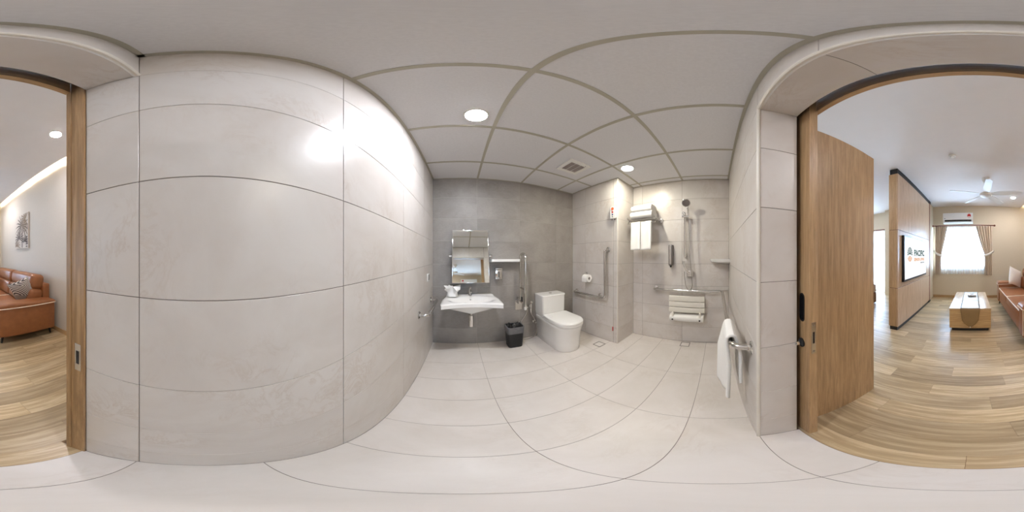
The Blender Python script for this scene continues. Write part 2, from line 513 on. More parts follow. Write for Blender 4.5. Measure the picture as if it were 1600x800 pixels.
# ------------------------------------------------------------------ living room shell
XW, YF, ZL, XE = -1.58, -4.8, 2.785, 4.4
YJ = -.408
CE = -1.44   # edge of the dropped ceiling beside the cove
lf = struct('floor_living', bx(B(), XW - .1, XE, YF - .1, -.338, -.10, -.0012), 'pgroove', 'wood-look plank floor of the living room')
yb = [-.34, -.45]
while yb[-1] > YF: yb.append(yb[-1] - .155)
starts = {0: .017, 1: .43, 2: -.174, 3: .506, 4: -.11, 5: .30, 6: -.25, 7: .18, 8: .62, 9: .05}
for i, (ya, yc) in enumerate(zip(yb, yb[1:])):
    yc = max(yc, YF)
    s = starts.get(i, random.uniform(-.4, .6)); L = .93
    x = s - L * math.ceil((s - XW) / L)
    while x < XE:
        a, b = max(x, XW), min(x + L, XE)
        if ya > -.40: a, b = max(a, XL), min(b, XO + .9)
        if b - a > .03:
            piece('plank', lf, 'plank', (a + .0006, yc + .0006, -.008), (b - .0006, ya - .0006, 0), .0006)
        x += L
struct('wall_sofa', bx(B(), XW - .1, XW, YF, YJ, 0, 3.0), 'lwall', 'taupe wall behind the leather sofa')
b = B(); bx(b, XW, -.40, YF - .15, YF, 0, 3.0); bx(b, -.40, 1.13, YF - .15, YF, 0, .92); bx(b, -.40, 1.13, YF - .15, YF, 2.06, 3.0)
bx(b, 1.13, 2.85, YF - .15, YF, 0, 3.0); bx(b, 2.85, 4.1, YF - .15, YF, 2.12, 3.0); bx(b, 4.1, XE, YF - .15, YF, 0, 3.0)
struct('wall_window', b, 'lwall2', 'far taupe wall with the two curtained windows')
struct('wall_pillar', bx(B(), 1.26, 2.74, -4.57, YF, 0, ZL), 'lwall2', 'taupe pillar beyond the television partition')
struct('wall_return', bx(B(), 1.19, 1.26, -4.30, YF, 0, ZL), 'lwall2', 'narrow taupe wall between the television partition and window')
struct('wall_bedroom', bx(B(), XE, XE + .1, YF, YJ, 0, 3.0), 'lwall', 'far side wall of the bedroom area')
b = B(); bx(b, XW, XL - .004, YJ + .003, YJ + .07, 0, 3.0); bx(b, .62, XE, YJ + .003, YJ + .012, 0, 3.0); bx(b, XL - .004, .62, YJ + .003, YJ + .012, 2.24, 3.0)
struct('wall_doorway', b, 'lwall', 'living room wall around the bathroom doorway')
struct('ceiling_living', bx(B(), CE, XE, YF, YJ + .003, ZL, ZL + .05), 'lceil', 'plain white living room ceiling')
b = B(); bx(b, XW, CE + .30, YF, YJ, 2.97, 3.0); bx(b, CE + .22, CE + .26, YF, YJ, ZL + .05, 2.97)
struct('ceiling_cove', b, 'lceil', 'recessed light trough above the sofa wall')
struct('baseboard_sofa', bx(B(), XW, XW + .012, YF, YJ, 0, .075, .003), 'baseb', 'wood baseboard along the sofa wall')
struct('baseboard_window', bx(B(), XW, 1.19, YF, YF + .012, 0, .075, .003), 'baseb', 'wood baseboard under the window')
o = tag(obj('cove_light_strip', bx(B(), CE + .02, CE + .04, YF + .1, YJ - .1, ZL + .055, ZL + .065), 'led_cove'), 'warm light strip hidden in the ceiling cove above the sofa', 'light strip')

# ------------------------------------------------------------------ bathroom door frame and sliding leaf
t = thing('door_frame', 'oak frame around the bathroom doorway with a steel strike plate', 'door frame', (XL, YR, 0))
obj('jamb', bx(B(), XL, -.362, -.386, YR - .001, 0, 2.235), 'frame', t)
obj('jamb_stop', bx(B(), XL, -.3585, YJ, -.3865, 0, 2.235, .001), 'frame', t)
h = obj('header', bx(B(), -.3585, XO + .3, YJ - .004, -.388, 2.088, 2.24, .001), 'header', t)
obj('track', bx(B(), XL, XO + .9, -.384, -.334, 2.20, 2.235), 'black', t)
b = B(); bx(b, -.3622, -.361, -.3700, -.3450, .83, .955, .0004)
s = obj('strike_plate', b, 'steel', t); s['label'] = 'small steel strike plate'
obj('strike_hole', bx(B(), -.3618, -.3604, -.3640, -.3520, .865, .925), 'black', s)

t = thing('sliding_door', 'oak sliding door half hidden in its wall pocket, with black pull and knob', 'door', (1.0, -.373, 0))
X0 = .552
obj('leaf', bx(B(), X0, 1.5, -.393, -.353, .006, 2.19, .0012), 'door', t)
def stadium(w, h, n=10):
    r = w / 2; P = []
    for k in range(n + 1): a = PI * k / n; P.append((r * math.cos(a), h/2 - r + r * math.sin(a)))
    for k in range(n + 1): a = PI + PI * k / n; P.append((r * math.cos(a), -h/2 + r + r * math.sin(a)))
    return P
p = obj('flush_pull', prism(B(), stadium(.04, .135), lambda u, v, a: (.610 + u, a, 1.03 + v), -.353, -.3505), 'black', t); p['label'] = 'black oval flush pull'
obj('recess', prism(B(), stadium(.026, .118), lambda u, v, a: (.610 + u, a, 1.03 + v), -.3506, -.3499), 'bag', p)
k = obj('knob', lathe(B(), [(.024, 0), (.024, .005), (.020, .008), (.009, .010), (.008, .020)], (.612, -.353, .848), (0, 1, 0), 20), 'black', t, True)
obj('thumb_turn', lathe(B(), [(.009, .012), (.0105, .018), (.0105, .030), (.007, .033)], (.612, -.353, .848), (0, 1, 0), 14), 'chrome', k, True)
p = obj('lock_plate', bx(B(), X0 - .0014, X0 + .001, -.3835, -.3625, .808, .972, .0004), 'steel', t); p['label'] = 'steel lock face plate'
obj('hook_slot', bx(B(), X0 - .0018, X0, -.3775, -.3685, .865, .925), 'black', p)
b = B(); lathe(b, [(.004, 0), (.004, .0006)], (X0 - .0014, -.373, .822), (-1, 0, 0), 10); lathe(b, [(.004, 0), (.004, .0006)], (X0 - .0014, -.373, .958), (-1, 0, 0), 10)
obj('screw', b, 'dsteel', p)

t = thing('oak_panel', 'tall plain oak panel standing square behind the sliding door', 'door panel', (.70, -.70, 0))
obj('board', bx(B(), .682, .722, -.978, YJ - .002, 0, 2.07, .001), 'door', t)
obj('edge_strip', bx(B(), .6815, .7225, -.9795, -.978, 0, 2.07), 'frame', t)

# ------------------------------------------------------------------ ceiling fittings of the bathroom
def downlight(x, y, zc, r, m, label, group):
    t = thing('downlight', label, 'ceiling light', (x, y, zc), group)
    obj('bezel', lathe(B(), [(r, .002), (r + .012, .001), (r + .012, -.004), (r + .002, -.007), (r, -.004)], (x, y, zc), (0, 0, 1), 32, False), 'wplastic', t, True)
    obj('diffuser', lathe(B(), [(r, -.0035), (r, -.0062), (r * .9, -.0085), (0, -.010)], (x, y, zc), (0, 0, 1), 32), m, t)
downlight(.088, .93, ZC + .003, .062, 'led_bath', 'lit round downlight above the wash basin side of the bathroom', 'bathroom downlights')
downlight(1.56, .955, ZC + .003, .062, 'led_shower', 'lit round downlight beside the tiled corner near the shower', 'bathroom downlights')

t = thing('exhaust_vent', 'square white exhaust fan grille set in a ceiling panel', 'vent', (1.14, 1.38, ZC - .012))
b = B()
for s0, s1, u0, u1 in ((1.003, 1.277, 1.243, 1.29), (1.003, 1.277, 1.47, 1.517), (1.003, 1.045, 1.29, 1.47), (1.235, 1.277, 1.29, 1.47)):
    bx(b, s0, s1, u0, u1, ZC - .014, ZC + .004, .002)
obj('frame', b, 'wplastic', t)
obj('backing', bx(B(), 1.045, 1.235, 1.29, 1.47, ZC, ZC + .003), 'black', t)
for i in range(14):
    y = 1.296 + i * .0130
    piece('slat', t, 'ventgrey', (1.045, y, ZC - .010), (1.235, y + .0055, ZC - .002), .0008)
for x in (1.105, 1.17):
    obj('rib', bx(B(), x, x + .006, 1.29, 1.47, ZC - .011, ZC - .003), 'wplastic', t)
obj('indicator', lathe(B(), [(.005, 0), (.005, .002)], (1.215, 1.268, ZC - .014), (0, 0, -1), 12), 'black', t)

# ------------------------------------------------------------------ left wall: grab rail and switch
def flange(bm, c, ax, r=.036, d=.012):
    lathe(bm, [(r, 0), (r, d * .6), (r * .8, d), (.017, d), (.017, d + .012)], c, ax, 20)
def grab(name, label, pts, flanges, r=.016, fil=.05, posts=()):
    c = Vector(flanges[0][0])
    t = thing(name, label, 'grab rail', (c.x, c.y, c.z))
    obj('rail', tube(B(), pts, r, 14, fil), 'steel', t, 'all')
    for q, ax in flanges:
        b = B(); flange(b, q, ax); obj('flange', b, 'chrome', t, True)
    for a, bb in posts:
        obj('post', tube(B(), [a, bb], r * .8, 12), 'steel', t, 'all')
    return t
grab('grab_rail', 'short steel grab rail on the beige wall beside the wash basin',
     [(XL + .012, 1.39, .715), (XL + .085, 1.39, .715), (XL + .085, 1.95, .715), (XL + .012, 1.95, .715)],
     [((XL, 1.39, .715), (1, 0, 0)), ((XL, 1.95, .715), (1, 0, 0))])
t = thing('wall_switch', 'white wall switch with grey rocker above the short grab rail', 'switch', (XL, 1.80, 1.02))
obj('plate', bx(B(), XL, XL + .012, 1.757, 1.843, .975, 1.063, .003), 'wplastic', t)
obj('rocker', bx(B(), XL + .011, XL + .0145, 1.780, 1.824, .987, 1.050, .001), 'dsteel', t)

# ------------------------------------------------------------------ wash basin wall
t = thing('tilting_mirror', 'rectangular tilting mirror with chrome edge above the wash basin', 'mirror', (.12, 2.02, CAMZ - .33))
MP = (.12, 2.0, CAMZ); MT = R(10.7)
def tilt(bm): return rotate(bm, MT, MP, (-1, 0, 0))
hx, hz = .225, .331
g = obj('glass', tilt(bx(B(), .12 - hx + .004, .12 + hx - .004, 1.998, 2.003, CAMZ - hz + .004, CAMZ + hz - .004)), 'mirror', t)
b = B()
for x0, x1, q0, q1 in ((.12-hx-.002, .12-hx+.006, -hz, hz), (.12+hx-.006, .12+hx+.002, -hz, hz), (.12-hx, .12+hx, -hz-.002, -hz+.006), (.12-hx, .12+hx, hz-.006, hz+.002)):
    bx(b, x0, x1, 1.992, 2.008, CAMZ + q0, CAMZ + q1, .002)
obj('frame', tilt(b), 'chrome', t, True)
obj('clip', tilt(bx(B(), .02, .052, 1.988, 2.008, CAMZ + hz - .006, CAMZ + hz + .010, .002)), 'chrome', t, True)
for sx in (-1, 1):
    x = .12 + sx * (hx + .024)
    b = B(); lathe(b, [(.018, 0), (.018, .008), (.009, .012), (.009, .112)], (x, YB, CAMZ), (0, -1, 0), 16)
    lathe(b, [(.013, -.018), (.015, 0), (.013, .018)], (x, 2.0, CAMZ), (1, 0, 0), 14)
    obj('pivot_bracket', b, 'chrome', t, True)

t = thing('wash_basin', 'wide white ceramic wall basin with concave front edge', 'wash basin', (.117, 1.85, .55))
BXC, BW = .117, .325
def basin(u, v, low):
    a = (u - .5) * 2
    yf = 1.595 + .085 * (1 - a * a)
    yb_ = YB - .002
    wv = BW * (.88 + .12 * min(1, v * 1.9))
    if v > .86: wv *= 1 - .045 * ((v - .86) / .14) ** 2
    x = BXC + a * wv; y = yb_ + (yf - yb_) * v
    eu = min(u, 1 - u) * 2 * wv; ev = (1 - v) * (yb_ - yf)
    ed = min(eu, ev)
    rim = .757
    def ss(q): q = max(0, min(1, q)); return q * q * (3 - 2 * q)
    if not low:
        z = rim - .010 * (1 - min(1, ed / .018)) ** 2
        r2 = math.sqrt((a / .84) ** 2 + ((v - .60) / .35) ** 2)
        z -= .105 * ss((1.05 - r2) / .80)
        z += .010 * ss((.22 - v) / .1)
    else:
        z = rim - .056 + .008 * (1 - min(1, ed / .018)) ** 2
        z -= .092 * max(0, 1 - abs(a / .93) ** 1.15) * ss((1 - v) / .16) * ss(v / .25)
    return (x, y, z)
bs = obj('basin', slabgrid(B(), lambda u, v: basin(u, v, 0), lambda u, v: basin(u, v, 1), 44, 32), 'ceramic', t, 'all')
obj('drain_ring', lathe(B(), [(.024, 0), (.024, .003), (.018, .004), (.0, .002)], (BXC, 1.80, .655), (0, 0, 1), 20), 'chrome', t, True)
obj('overflow', lathe(B(), [(.010, 0), (.010, .002)], (BXC, 1.965, .715), (0, -1, .3), 14), 'chrome', t, True)
obj('waste_pipe', lathe(B(), [(.016, .59), (.016, .565), (.027, .562), (.027, .43), (.023, .415), (.0, .415)], (BXC, 1.83, 0), (0, 0, 1), 20), 'chrome', t, True)
obj('outlet_pipe', tube(B(), [(BXC, 1.84, .50), (BXC, YB - .004, .50)], .014, 12), 'chrome', t, True)
t = thing('faucet', 'chrome single lever basin faucet', 'faucet', (BXC, 2.035, .765))
obj('body', lathe(B(), [(.024, -.003), (.024, .004), (.019, .007), (.018, .085), (.014, .09)], (BXC, 2.035, .765), (0, 0, 1), 20), 'chrome', t, True)
obj('spout', tube(B(), [(BXC, 2.03, .835), (BXC, 1.98, .838), (BXC, 1.925, .818)], .0115, 12, .03), 'chrome', t, 'all')
obj('lever', prism(B(), [(-.013, 0), (.013, 0), (.011, .075), (-.011, .075)], lambda u, v, a: (BXC + u, 2.05 - v, .856 + a + v * .18), 0, .010), 'chrome', t)

# crumpled face towel on the basin
random.seed(3)
from mathutils import noise as mnoise
b = B()
def bunch(u, v):
    th = 2 * PI * u
    c = Vector((math.cos(th), math.sin(th), 0))
    if v < .62: t_ = v / .62; rad = .062 + .022 * t_ - .020 * math.sin(t_ * PI); z = .004 + .100 * t_
    else: t_ = (v - .62) / .38; rad = .084 * (1 - t_ * .96); z = .104 + .012 * math.sin(t_ * PI / 2)
    up = min(1, v / .62)
    fold = 1 + up * (.20 * math.sin(5 * th + .8) + .13 * math.sin(8 * th + 2 + 3 * v)) + .12 * mnoise.noise(c * 1.5 + Vector((0, 0, v * 2)))
    z += up * (.026 * math.sin(3 * th + .5) + .014 * math.sin(7 * th)) * (1 if v < .62 else 1 - t_)
    if v < .05: z = 0
    return (-.100 + c.x * rad * fold * 1.12, 1.965 + c.y * rad * fold * .82, .768 + z)
grid(b, bunch, 96, 28)
bmesh.ops.remove_doubles(b, verts=b.verts, dist=.0003)
tag(obj('crumpled_towel', b, 'towel', None, 'all'), 'crumpled white face towel left on the back of the wash basin', 'towel')

# ceramic shelf
b = B()
def shelf_ring(z, k):
    P = []
    for i in range(25):
        q = i / 24; x = .372 + q * .405
        e = min(q, 1 - q) * .405
        rr = .03; dep = .125 * k
        if e < rr: dep -= rr * (1 - math.sqrt(max(0, 1 - (1 - e / rr) ** 2)))
        P.append((x, YB - max(.002, dep), z))
    P += [(.777, YB, z), (.372, YB, z)]
    return P
loft(b, [shelf_ring(1.178, .78), shelf_ring(1.188, .97), shelf_ring(1.215, 1.0), shelf_ring(1.219, .99)])
tag(obj('ceramic_shelf', b, 'ceramic', None, True), 'white ceramic shelf on the grey wall beside the mirror', 'shelf')

# chrome soap dispenser
t = thing('soap_dispenser', 'small chrome soap dispenser under the ceramic shelf', 'soap dispenser', (.487, YB, .94))
obj('body', bx(B(), .438, .536, YB - .075, YB, .955, 1.09, .012, 3), 'chrome', t, True)
obj('lid', bx(B(), .440, .534, YB - .073, YB, 1.088, 1.102, .005), 'steel', t, True)
obj('window', bx(B(), .481, .493, YB - .0765, YB - .07, .985, 1.06, .002), 'black', t)
obj('push_button', bx(B(), .462, .512, YB - .082, YB - .07, .958, .98, .004), 'steel', t, True)
obj('spout', lathe(B(), [(.006, 0), (.005, .02)], (.487, YB - .058, .957), (0, 0, -1), 10), 'dsteel', t, True)

# fold-up grab bar
t = thing('folding_grab_bar', 'steel folding grab bar swung up against the grey wall', 'grab rail', (.785, YB, .49))
obj('mount_plate', bx(B(), .735, .835, YB - .008, YB, .49, .645, .003), 'steel', t)
b = B(); bx(b, .752, .765, YB - .085, YB - .006, .60, .69, .003); bx(b, .805, .818, YB - .085, YB - .006, .60, .69, .003)
obj('hinge_bracket', b, 'steel', t)
obj('hinge_pin', tube(B(), [(.745, 2.055, .665), (.826, 2.055, .665)], .010, 12), 'dsteel', t, True)
obj('bar', tube(B(), [(.785, 2.05, .655), (.785, 2.05, 1.29), (.785, 1.875, 1.29), (.785, 1.875, .60)], .0165, 14, .088), 'steel', t, 'all')
obj('cross_brace', tube(B(), [(.785, 2.05, .83), (.785, 1.875, .83)], .012, 12), 'steel', t, 'all')
obj('end_cap', lathe(B(), [(.0175, .605), (.018, .57), (.014, .562)], (.785, 1.875, 0), (0, 0, 1), 16), 'wplastic', t, True)
obj('lock_lever', bx(B(), .79, .81, YB - .10, YB - .05, .63, .70, .004), 'black', t)

# hand bidet
t = thing('bidet_sprayer', 'chrome hand bidet sprayer with looping hose beside the toilet', 'bidet sprayer', (.95, YB, .42))
obj('holder', bx(B(), .935, .965, YB - .035, YB, .52, .555, .006), 'chrome', t, True)
obj('wall_elbow', lathe(B(), [(.022, 0), (.022, .006), (.011, .01), (.011, .045)], (.90, YB, .515), (0, -1, 0), 16), 'chrome', t, True)
obj('handle', tube(B(), [(.95, YB - .045, .44), (.95, YB - .045, .57)], .0125, 12), 'chrome', t, 'all')
obj('spray_head', lathe(B(), [(.008, -.02), (.017, 0), (.02, .016), (.016, .02)], (.95, YB - .055, .59), (0, -.6, .6), 16), 'chrome', t, True)
obj('trigger', bx(B(), .943, .957, YB - .066, YB - .055, .50, .575, .003), 'steel', t)
hose = spline([(.95, YB - .045, .45), (.965, YB - .045, .40), (1.010, YB - .05, .31), (1.040, YB - .055, .19), (1.030, YB - .06, .09), (.98, YB - .07, .035), (.87, YB - .08, .020), (.80, YB - .07, .05), (.775, YB - .05, .15), (.80, YB - .035, .29), (.87, YB - .035, .40), (.90, YB - .04, .47), (.90, YB - .042, .51)], 8)
obj('hose', tube(B(), hose, .0062, 8), 'steel', t, 'all')
obj('angle_valve', lathe(B(), [(.020, 0), (.020, .005), (.010, .008), (.010, .05), (.014, .052), (.014, .07)], (1.02, YB, .27), (0, -1, 0), 16), 'chrome', t, True)

# toilet
t = thing('toilet', 'white one-piece toilet with closed lid and skirted base', 'toilet', (1.225, 1.77, 0))
TX = 1.225
def dring(hw, yb_, yf, z, n=40, p=2.15):
    """D-shaped ring: flat back at yb_, rounded front at yf"""
    P = []
    ym = yf + min(hw * 1.05, (yb_ - yf) * .75)
    P.append((TX + hw * .92, yb_, z)); P.append((TX + hw, yb_ - .02, z))
    for k in range(n + 1):
        a = PI * k / n
        c, s = math.cos(a), math.sin(a)
        P.append((TX + hw * (abs(c) ** (2/p)) * (1 if c >= 0 else -1), ym + (yf - ym) * (abs(s) ** (2/p)), z))
    P.append((TX - hw, yb_ - .02, z)); P.append((TX - hw * .92, yb_, z))
    return P
obj('base', loft(B(), [dring(.160, 2.112, 1.468, 0), dring(.165, 2.112, 1.460, .01), dring(.167, 2.112, 1.455, .10), dring(.170, 2.112, 1.447, .22), dring(.177, 2.112, 1.432, .30), dring(.186, 2.112, 1.418, .35), dring(.188, 2.112, 1.414, .375), dring(.180, 2.112, 1.424, .388)]), 'ceramic', t, True)
def tring(hx_, yf, yb_, z, r=.03, n=5):
    P = []
    for cx, cy, a0 in ((hx_ - r, yb_ - .004, None), (hx_ - r, yf + r, -90)):
        pass
    P = [(TX + hx_, yb_, z)]
    for k in range(n + 1):
        a = R(0 - 90 * k / n); P.append((TX + hx_ - r + r * math.cos(a), yf + r + r * math.sin(a), z))
    for k in range(n + 1):
        a = R(-90 - 90 * k / n); P.append((TX - hx_ + r + r * math.cos(a), yf + r + r * math.sin(a), z))
    P.append((TX - hx_, yb_, z))
    return P
tk = obj('tank', loft(B(), [tring(.165, 1.93, 2.112, .37), tring(.176, 1.905, 2.112, .41), tring(.184, 1.895, 2.112, .46), tring(.186, 1.892, 2.112, .69)]), 'ceramic', t, True)
ld = obj('tank_lid', loft(B(), [tring(.190, 1.887, 2.114, .692), tring(.191, 1.886, 2.114, .708), tring(.187, 1.890, 2.114, .716)]), 'ceramic', t, True)
bt = obj('flush_button', lathe(B(), [(.024, 0), (.024, .004), (.019, .005), (0, .005)], (TX, 2.0, .716), (0, 0, 1), 24), 'chrome', ld, True)
obj('seat', loft(B(), [dring(.186, 1.895, 1.412, .390), dring(.190, 1.895, 1.407, .395), dring(.190, 1.895, 1.407, .412), dring(.187, 1.895, 1.410, .416)]), 'wplastic', t, True)
obj('lid', loft(B(), [dring(.186, 1.892, 1.410, .418), dring(.190, 1.892, 1.405, .422), dring(.190, 1.892, 1.405, .436), dring(.183, 1.888, 1.414, .446), dring(.165, 1.875, 1.435, .450)]), 'wplastic', t, True)
for sx in (-1, 1):
    obj('hinge', lathe(B(), [(.012, -.022), (.012, .022)], (TX + sx * .075, 1.892, .425), (1, 0, 0), 14), 'wplastic', t, True)

# waste bin
t = thing('waste_bin', 'black plastic waste bin with grey liner beside the toilet', 'waste bin', (.68, 1.955, 0))
def rrect(cx, cy, hx_, hy_, z, r=.03, n=5):
    P = []
    for sx, sy, a0 in ((1, 1, 0), (-1, 1, 90), (-1, -1, 180), (1, -1, 270)):
        for k in range(n + 1):
            a = R(a0 + 90 * k / n)
            P.append((cx + sx * (hx_ - r) + r * math.cos(a), cy + sy * (hy_ - r) + r * math.sin(a), z))
    return P
bc = (.668, 1.965)
obj('body', loft(B(), [rrect(*bc, .088, .072, 0), rrect(*bc, .092, .075, .01), rrect(*bc, .108, .089, .315), rrect(*bc, .103, .084, .315), rrect(*bc, .088, .070, .02)]), 'black', t, True)
random.seed(5)
def wob(ring, k): return [(x + random.uniform(-k, k), y + random.uniform(-k, k), z + random.uniform(-k, k)) for x, y, z in ring]
obj('liner', loft(B(), [wob(rrect(*bc, .1065, .0875, .225), .0012), wob(rrect(*bc, .1095, .0905, .27), .0012), rrect(*bc, .1115, .0925, .322), wob(rrect(*bc, .100, .081, .324), .002)], False), 'liner', t, True)
b = B()
def bagp(u, v):
    x = bc[0] + (u - .5) * .196; y = bc[1] + (v - .5) * .158
    e = min(u, 1 - u, v, 1 - v) * 2
    return (x, y, .318 - .06 * min(1, e * 1.6) + .030 * mnoise.noise(Vector((u * 5, v * 5, 1.3))) + .02 * mnoise.noise(Vector((u * 12, v * 12, 4))))
grid(b, bagp, 24, 20)
obj('bag', b, 'bag', t, 'all')

# ------------------------------------------------------------------ box-out wall: L-shaped bar, roll, call point
grab('angled_grab_rail', 'L-shaped steel grab rail on the wall beside the toilet',
     [(XC - .012, 2.0, .69), (XC - .075, 2.0, .69), (XC - .075, 1.36, .69), (XC - .075, 1.36, 1.345), (XC - .012, 1.36, 1.345)],
     [((XC, 2.0, .69), (-1, 0, 0)), ((XC, 1.50, .69), (-1, 0, 0)), ((XC, 1.36, 1.345), (-1, 0, 0))],
     posts=[((XC - .012, 1.50, .69), (XC - .075, 1.50, .69))])
t = thing('toilet_roll', 'white toilet paper roll on a chrome holder above the grab rail', 'toilet roll', (XC - .07, 1.70, .88))
b = B(); lathe(b, [(.021, -.05), (.054, -.05), (.054, .05), (.021, .05), (.021, -.05)], (XC - .075, 1.70, .936), (0, 1, 0), 28, False)
obj('paper', b, 'towel', t, True)
obj('core', lathe(B(), [(.020, -.0505), (.020, .0505)], (XC - .075, 1.70, .936), (0, 1, 0), 20), 'dsteel', t, True)
obj('loose_sheet', bx(B(), XC - .1295, XC - .1285, 1.652, 1.748, .885, .938), 'towel', t)
obj('holder_arm', tube(B(), [(XC, 1.775, .99), (XC - .075, 1.775, .99), (XC - .075, 1.775, .936), (XC - .075, 1.64, .936)], .006, 10, .012), 'chrome', t, 'all')
b = B(); lathe(b, [(.022, 0), (.022, .006), (.010, .008)], (XC, 1.775, .99), (-1, 0, 0), 16); obj('rose', b, 'chrome', t, True)

t = thing('call_point', 'white emergency call box with orange button and pull cord', 'call box', (XC, 1.268, 1.75))
obj('housing', bx(B(), XC - .032, XC, 1.222, 1.312, 1.755, 1.925, .006), 'wplastic', t)
for z, r, m in ((1.893, .021, 'orange'), (1.845, .012, 'red'), (1.812, .010, 'blue'), (1.782, .007, 'green')):
    obj('button', lathe(B(), [(r, 0), (r, .004), (r * .7, .006)], (XC - .032, 1.268, z), (-1, 0, 0), 20), m, t, True)
for y in (1.245, 1.285):
    obj('cable_gland', lathe(B(), [(.006, 0), (.006, .02)], (XC - .016, y, 1.757), (0, 0, -1), 10), 'dsteel', t)
obj('cord', tube(B(), [(XC - .016, 1.278, 1.75), (XC - .016, 1.276, .265)], .0014, 6), 'offplastic', t)
p = obj('pull_handle', lathe(B(), [(.003, .27), (.006, .262), (.006, .205), (.003, .20)], (XC - .016, 1.276, 0), (0, 0, 1), 12), 'red', t, True); p['label'] = 'red pull handle'

# ------------------------------------------------------------------ shower corner
t = thing('towel_rack', 'chrome shelf rack carrying folded towels on the shower wall', 'towel rack', (XS, .97, 1.70))
for y in (.765, 1.165):
    obj('side_arm', tube(B(), [(XS - .01, y, 1.76), (XS - .21, y, 1.76), (XS - .245, y, 1.785)], .010, 12, .02), 'chrome', t, 'all')
    b = B(); flange(b, (XS, y, 1.76), (-1, 0, 0), .030); obj('flange', b, 'chrome', t, True)
    obj('drop_arm', tube(B(), [(XS - .17, y, 1.757), (XS - .235, y, 1.70)], .007, 10), 'chrome', t, 'all')
for i in range(5):
    x = XS - .04 - i * .045
    obj('shelf_bar', tube(B(), [(x, .765, 1.762), (x, 1.165, 1.762)], .0065, 10), 'chrome', t, 'all')
obj('towel_rail', tube(B(), [(XS - .235, .765, 1.70), (XS - .235, 1.165, 1.70)], .0075, 12), 'chrome', t, 'all')
def folded(x0, x1, y0, y1, z0, h, layers, name, label):
    t = thing(name, label, 'towel', ((x0+x1)/2, (y0+y1)/2, z0), 'folded towels on the rack')
    lh = h / layers
    b = B()
    for k in range(layers):
        za, zb = z0 + k * lh, z0 + (k + 1) * lh
        off = random.uniform(0, .006)
        prof = []
        n = 8
        for j in range(n + 1):
            a = R(-90 + 180 * j / n); prof.append((x1 - lh/2 + lh/2 * math.cos(a), (za+zb)/2 + lh/2 * math.sin(a)))
        for j in range(n + 1):
            a = R(90 + 180 * j / n); prof.append((x0 + off + lh/2 + lh/2 * math.cos(a), (za+zb)/2 + lh/2 * math.sin(a)))
        prism(b, prof, lambda u, v, a: (u, a, v), y0 + off * .5, y1 - off * .5)
    obj('fold', b, 'towel', t, True)
    return t
folded(XS - .245, XS - .02, .81, 1.125, 1.770, .098, 1, 'folded_towel', 'folded white bath towel lying directly on the rack')
folded(XS - .235, XS - .03, .82, 1.12, 1.868, .092, 1, 'folded_towel', 'folded white bath towel on top of the other folded towel')
def hanging(y0, y1, label):
    b = B()
    xr, zr = XS - .235, 1.70
    def path(s):   # over the rail: back drop, bend, front drop
        if s < .42: return (xr + .012, zr - .26 * (1 - s / .42))
        if s < .52:
            a = R(0 + 180 * (s - .42) / .10); return (xr + .012 * math.cos(a), zr + .012 * math.sin(a))
        q = (s - .52) / .48; return (xr - .012 - .010 * q, zr - .36 * q)
    def fn(u, v):
        x, z = path(v)
        return (x + .003 * math.sin(u * 9) * (1 if x < xr else .3), y0 + (y1 - y0) * u, z + .003 * math.sin(u * 6))
    grid(b, fn, 10, 40)
    return tag(obj('hanging_towel', b, 'towel', None, 'all', .010), label, 'towel', 'towels hanging from the rack')
hanging(.965, 1.105, 'hanging white hand towel on the rack nearer the tiled corner')
hanging(.812, .955, 'hanging white hand towel on the rack nearer the shower head')

t = thing('shower_set', 'chrome hand shower on a vertical slide rail with hanging hose', 'shower', (XS, .40, .82))
RX, RY = XS - .06, .415
obj('slide_rail', tube(B(), [(RX, RY, 1.245), (RX, RY, 1.80)], .014, 14), 'chrome', t, 'all')
for z in (1.265, 1.775):
    obj('rail_bracket', lathe(B(), [(.020, 0), (.020, .012), (.012, .016), (.012, .06)], (XS, RY, z), (-1, 0, 0), 16), 'chrome', t, True)
b = B(); tube(b, [(RX - .01, RY + .035, 1.785), (RX - .01, RY - .055, 1.785)], .013, 12); lathe(b, [(.016, -.02), (.018, 0), (.016, .02)], (RX - .01, RY, 1.812), (0, 0, 1), 14)
lathe(b, [(.014, -.014), (.014, .014)], (RX - .03, RY + .012, 1.83), (0, 1, 0), 12)
obj('slider', b, 'steel', t, True)
hd = Vector((XS - .13, RY - .03, 1.955))
obj('handset_handle', tube(B(), spline([(RX - .035, RY - .055, 1.765), (RX - .045, RY - .052, 1.84), (hd.x + .03, hd.y - .012, 1.905), (hd.x + .012, hd.y, 1.945)], 6), .0125, 12), 'chrome', t, 'all')
hh = obj('shower_head', lathe(B(), [(.018, -.030), (.045, -.018), (.055, -.002), (.055, .008), (.050, .012)], hd, (-.86, -.05, -.45), 28), 'steel', t, True)
obj('spray_plate', lathe(B(), [(.047, .012), (.046, .014), (0, .015)], hd, (-.86, -.05, -.45), 28), 'dsteel', hh, True)
hose = spline([(RX - .035, RY - .055, 1.77), (RX - .035, RY - .060, 1.60), (RX - .04, RY - .07, 1.30), (RX - .05, RY - .10, 1.00), (RX - .06, RY - .105, .87), (RX - .055, RY - .065, .822), (RX - .05, RY - .025, .87), (RX - .03, RY - .005, .98), (RX - .02, RY + .002, 1.06)], 8)
obj('hose', tube(B(), hose, .0068, 8), 'steel', t, 'all')
mx = obj('mixer_body', bx(B(), XS - .05, XS, RY - .105, RY - .015, .985, 1.075, .012, 3), 'chrome', t, True)
obj('mixer_lever', tube(B(), spline([(XS - .055, RY - .05, 1.04), (XS - .08, RY - .02, 1.09), (XS - .085, RY + .008, 1.15), (XS - .08, RY + .012, 1.19)], 6), .016, 12), 'chrome', mx, 'all')

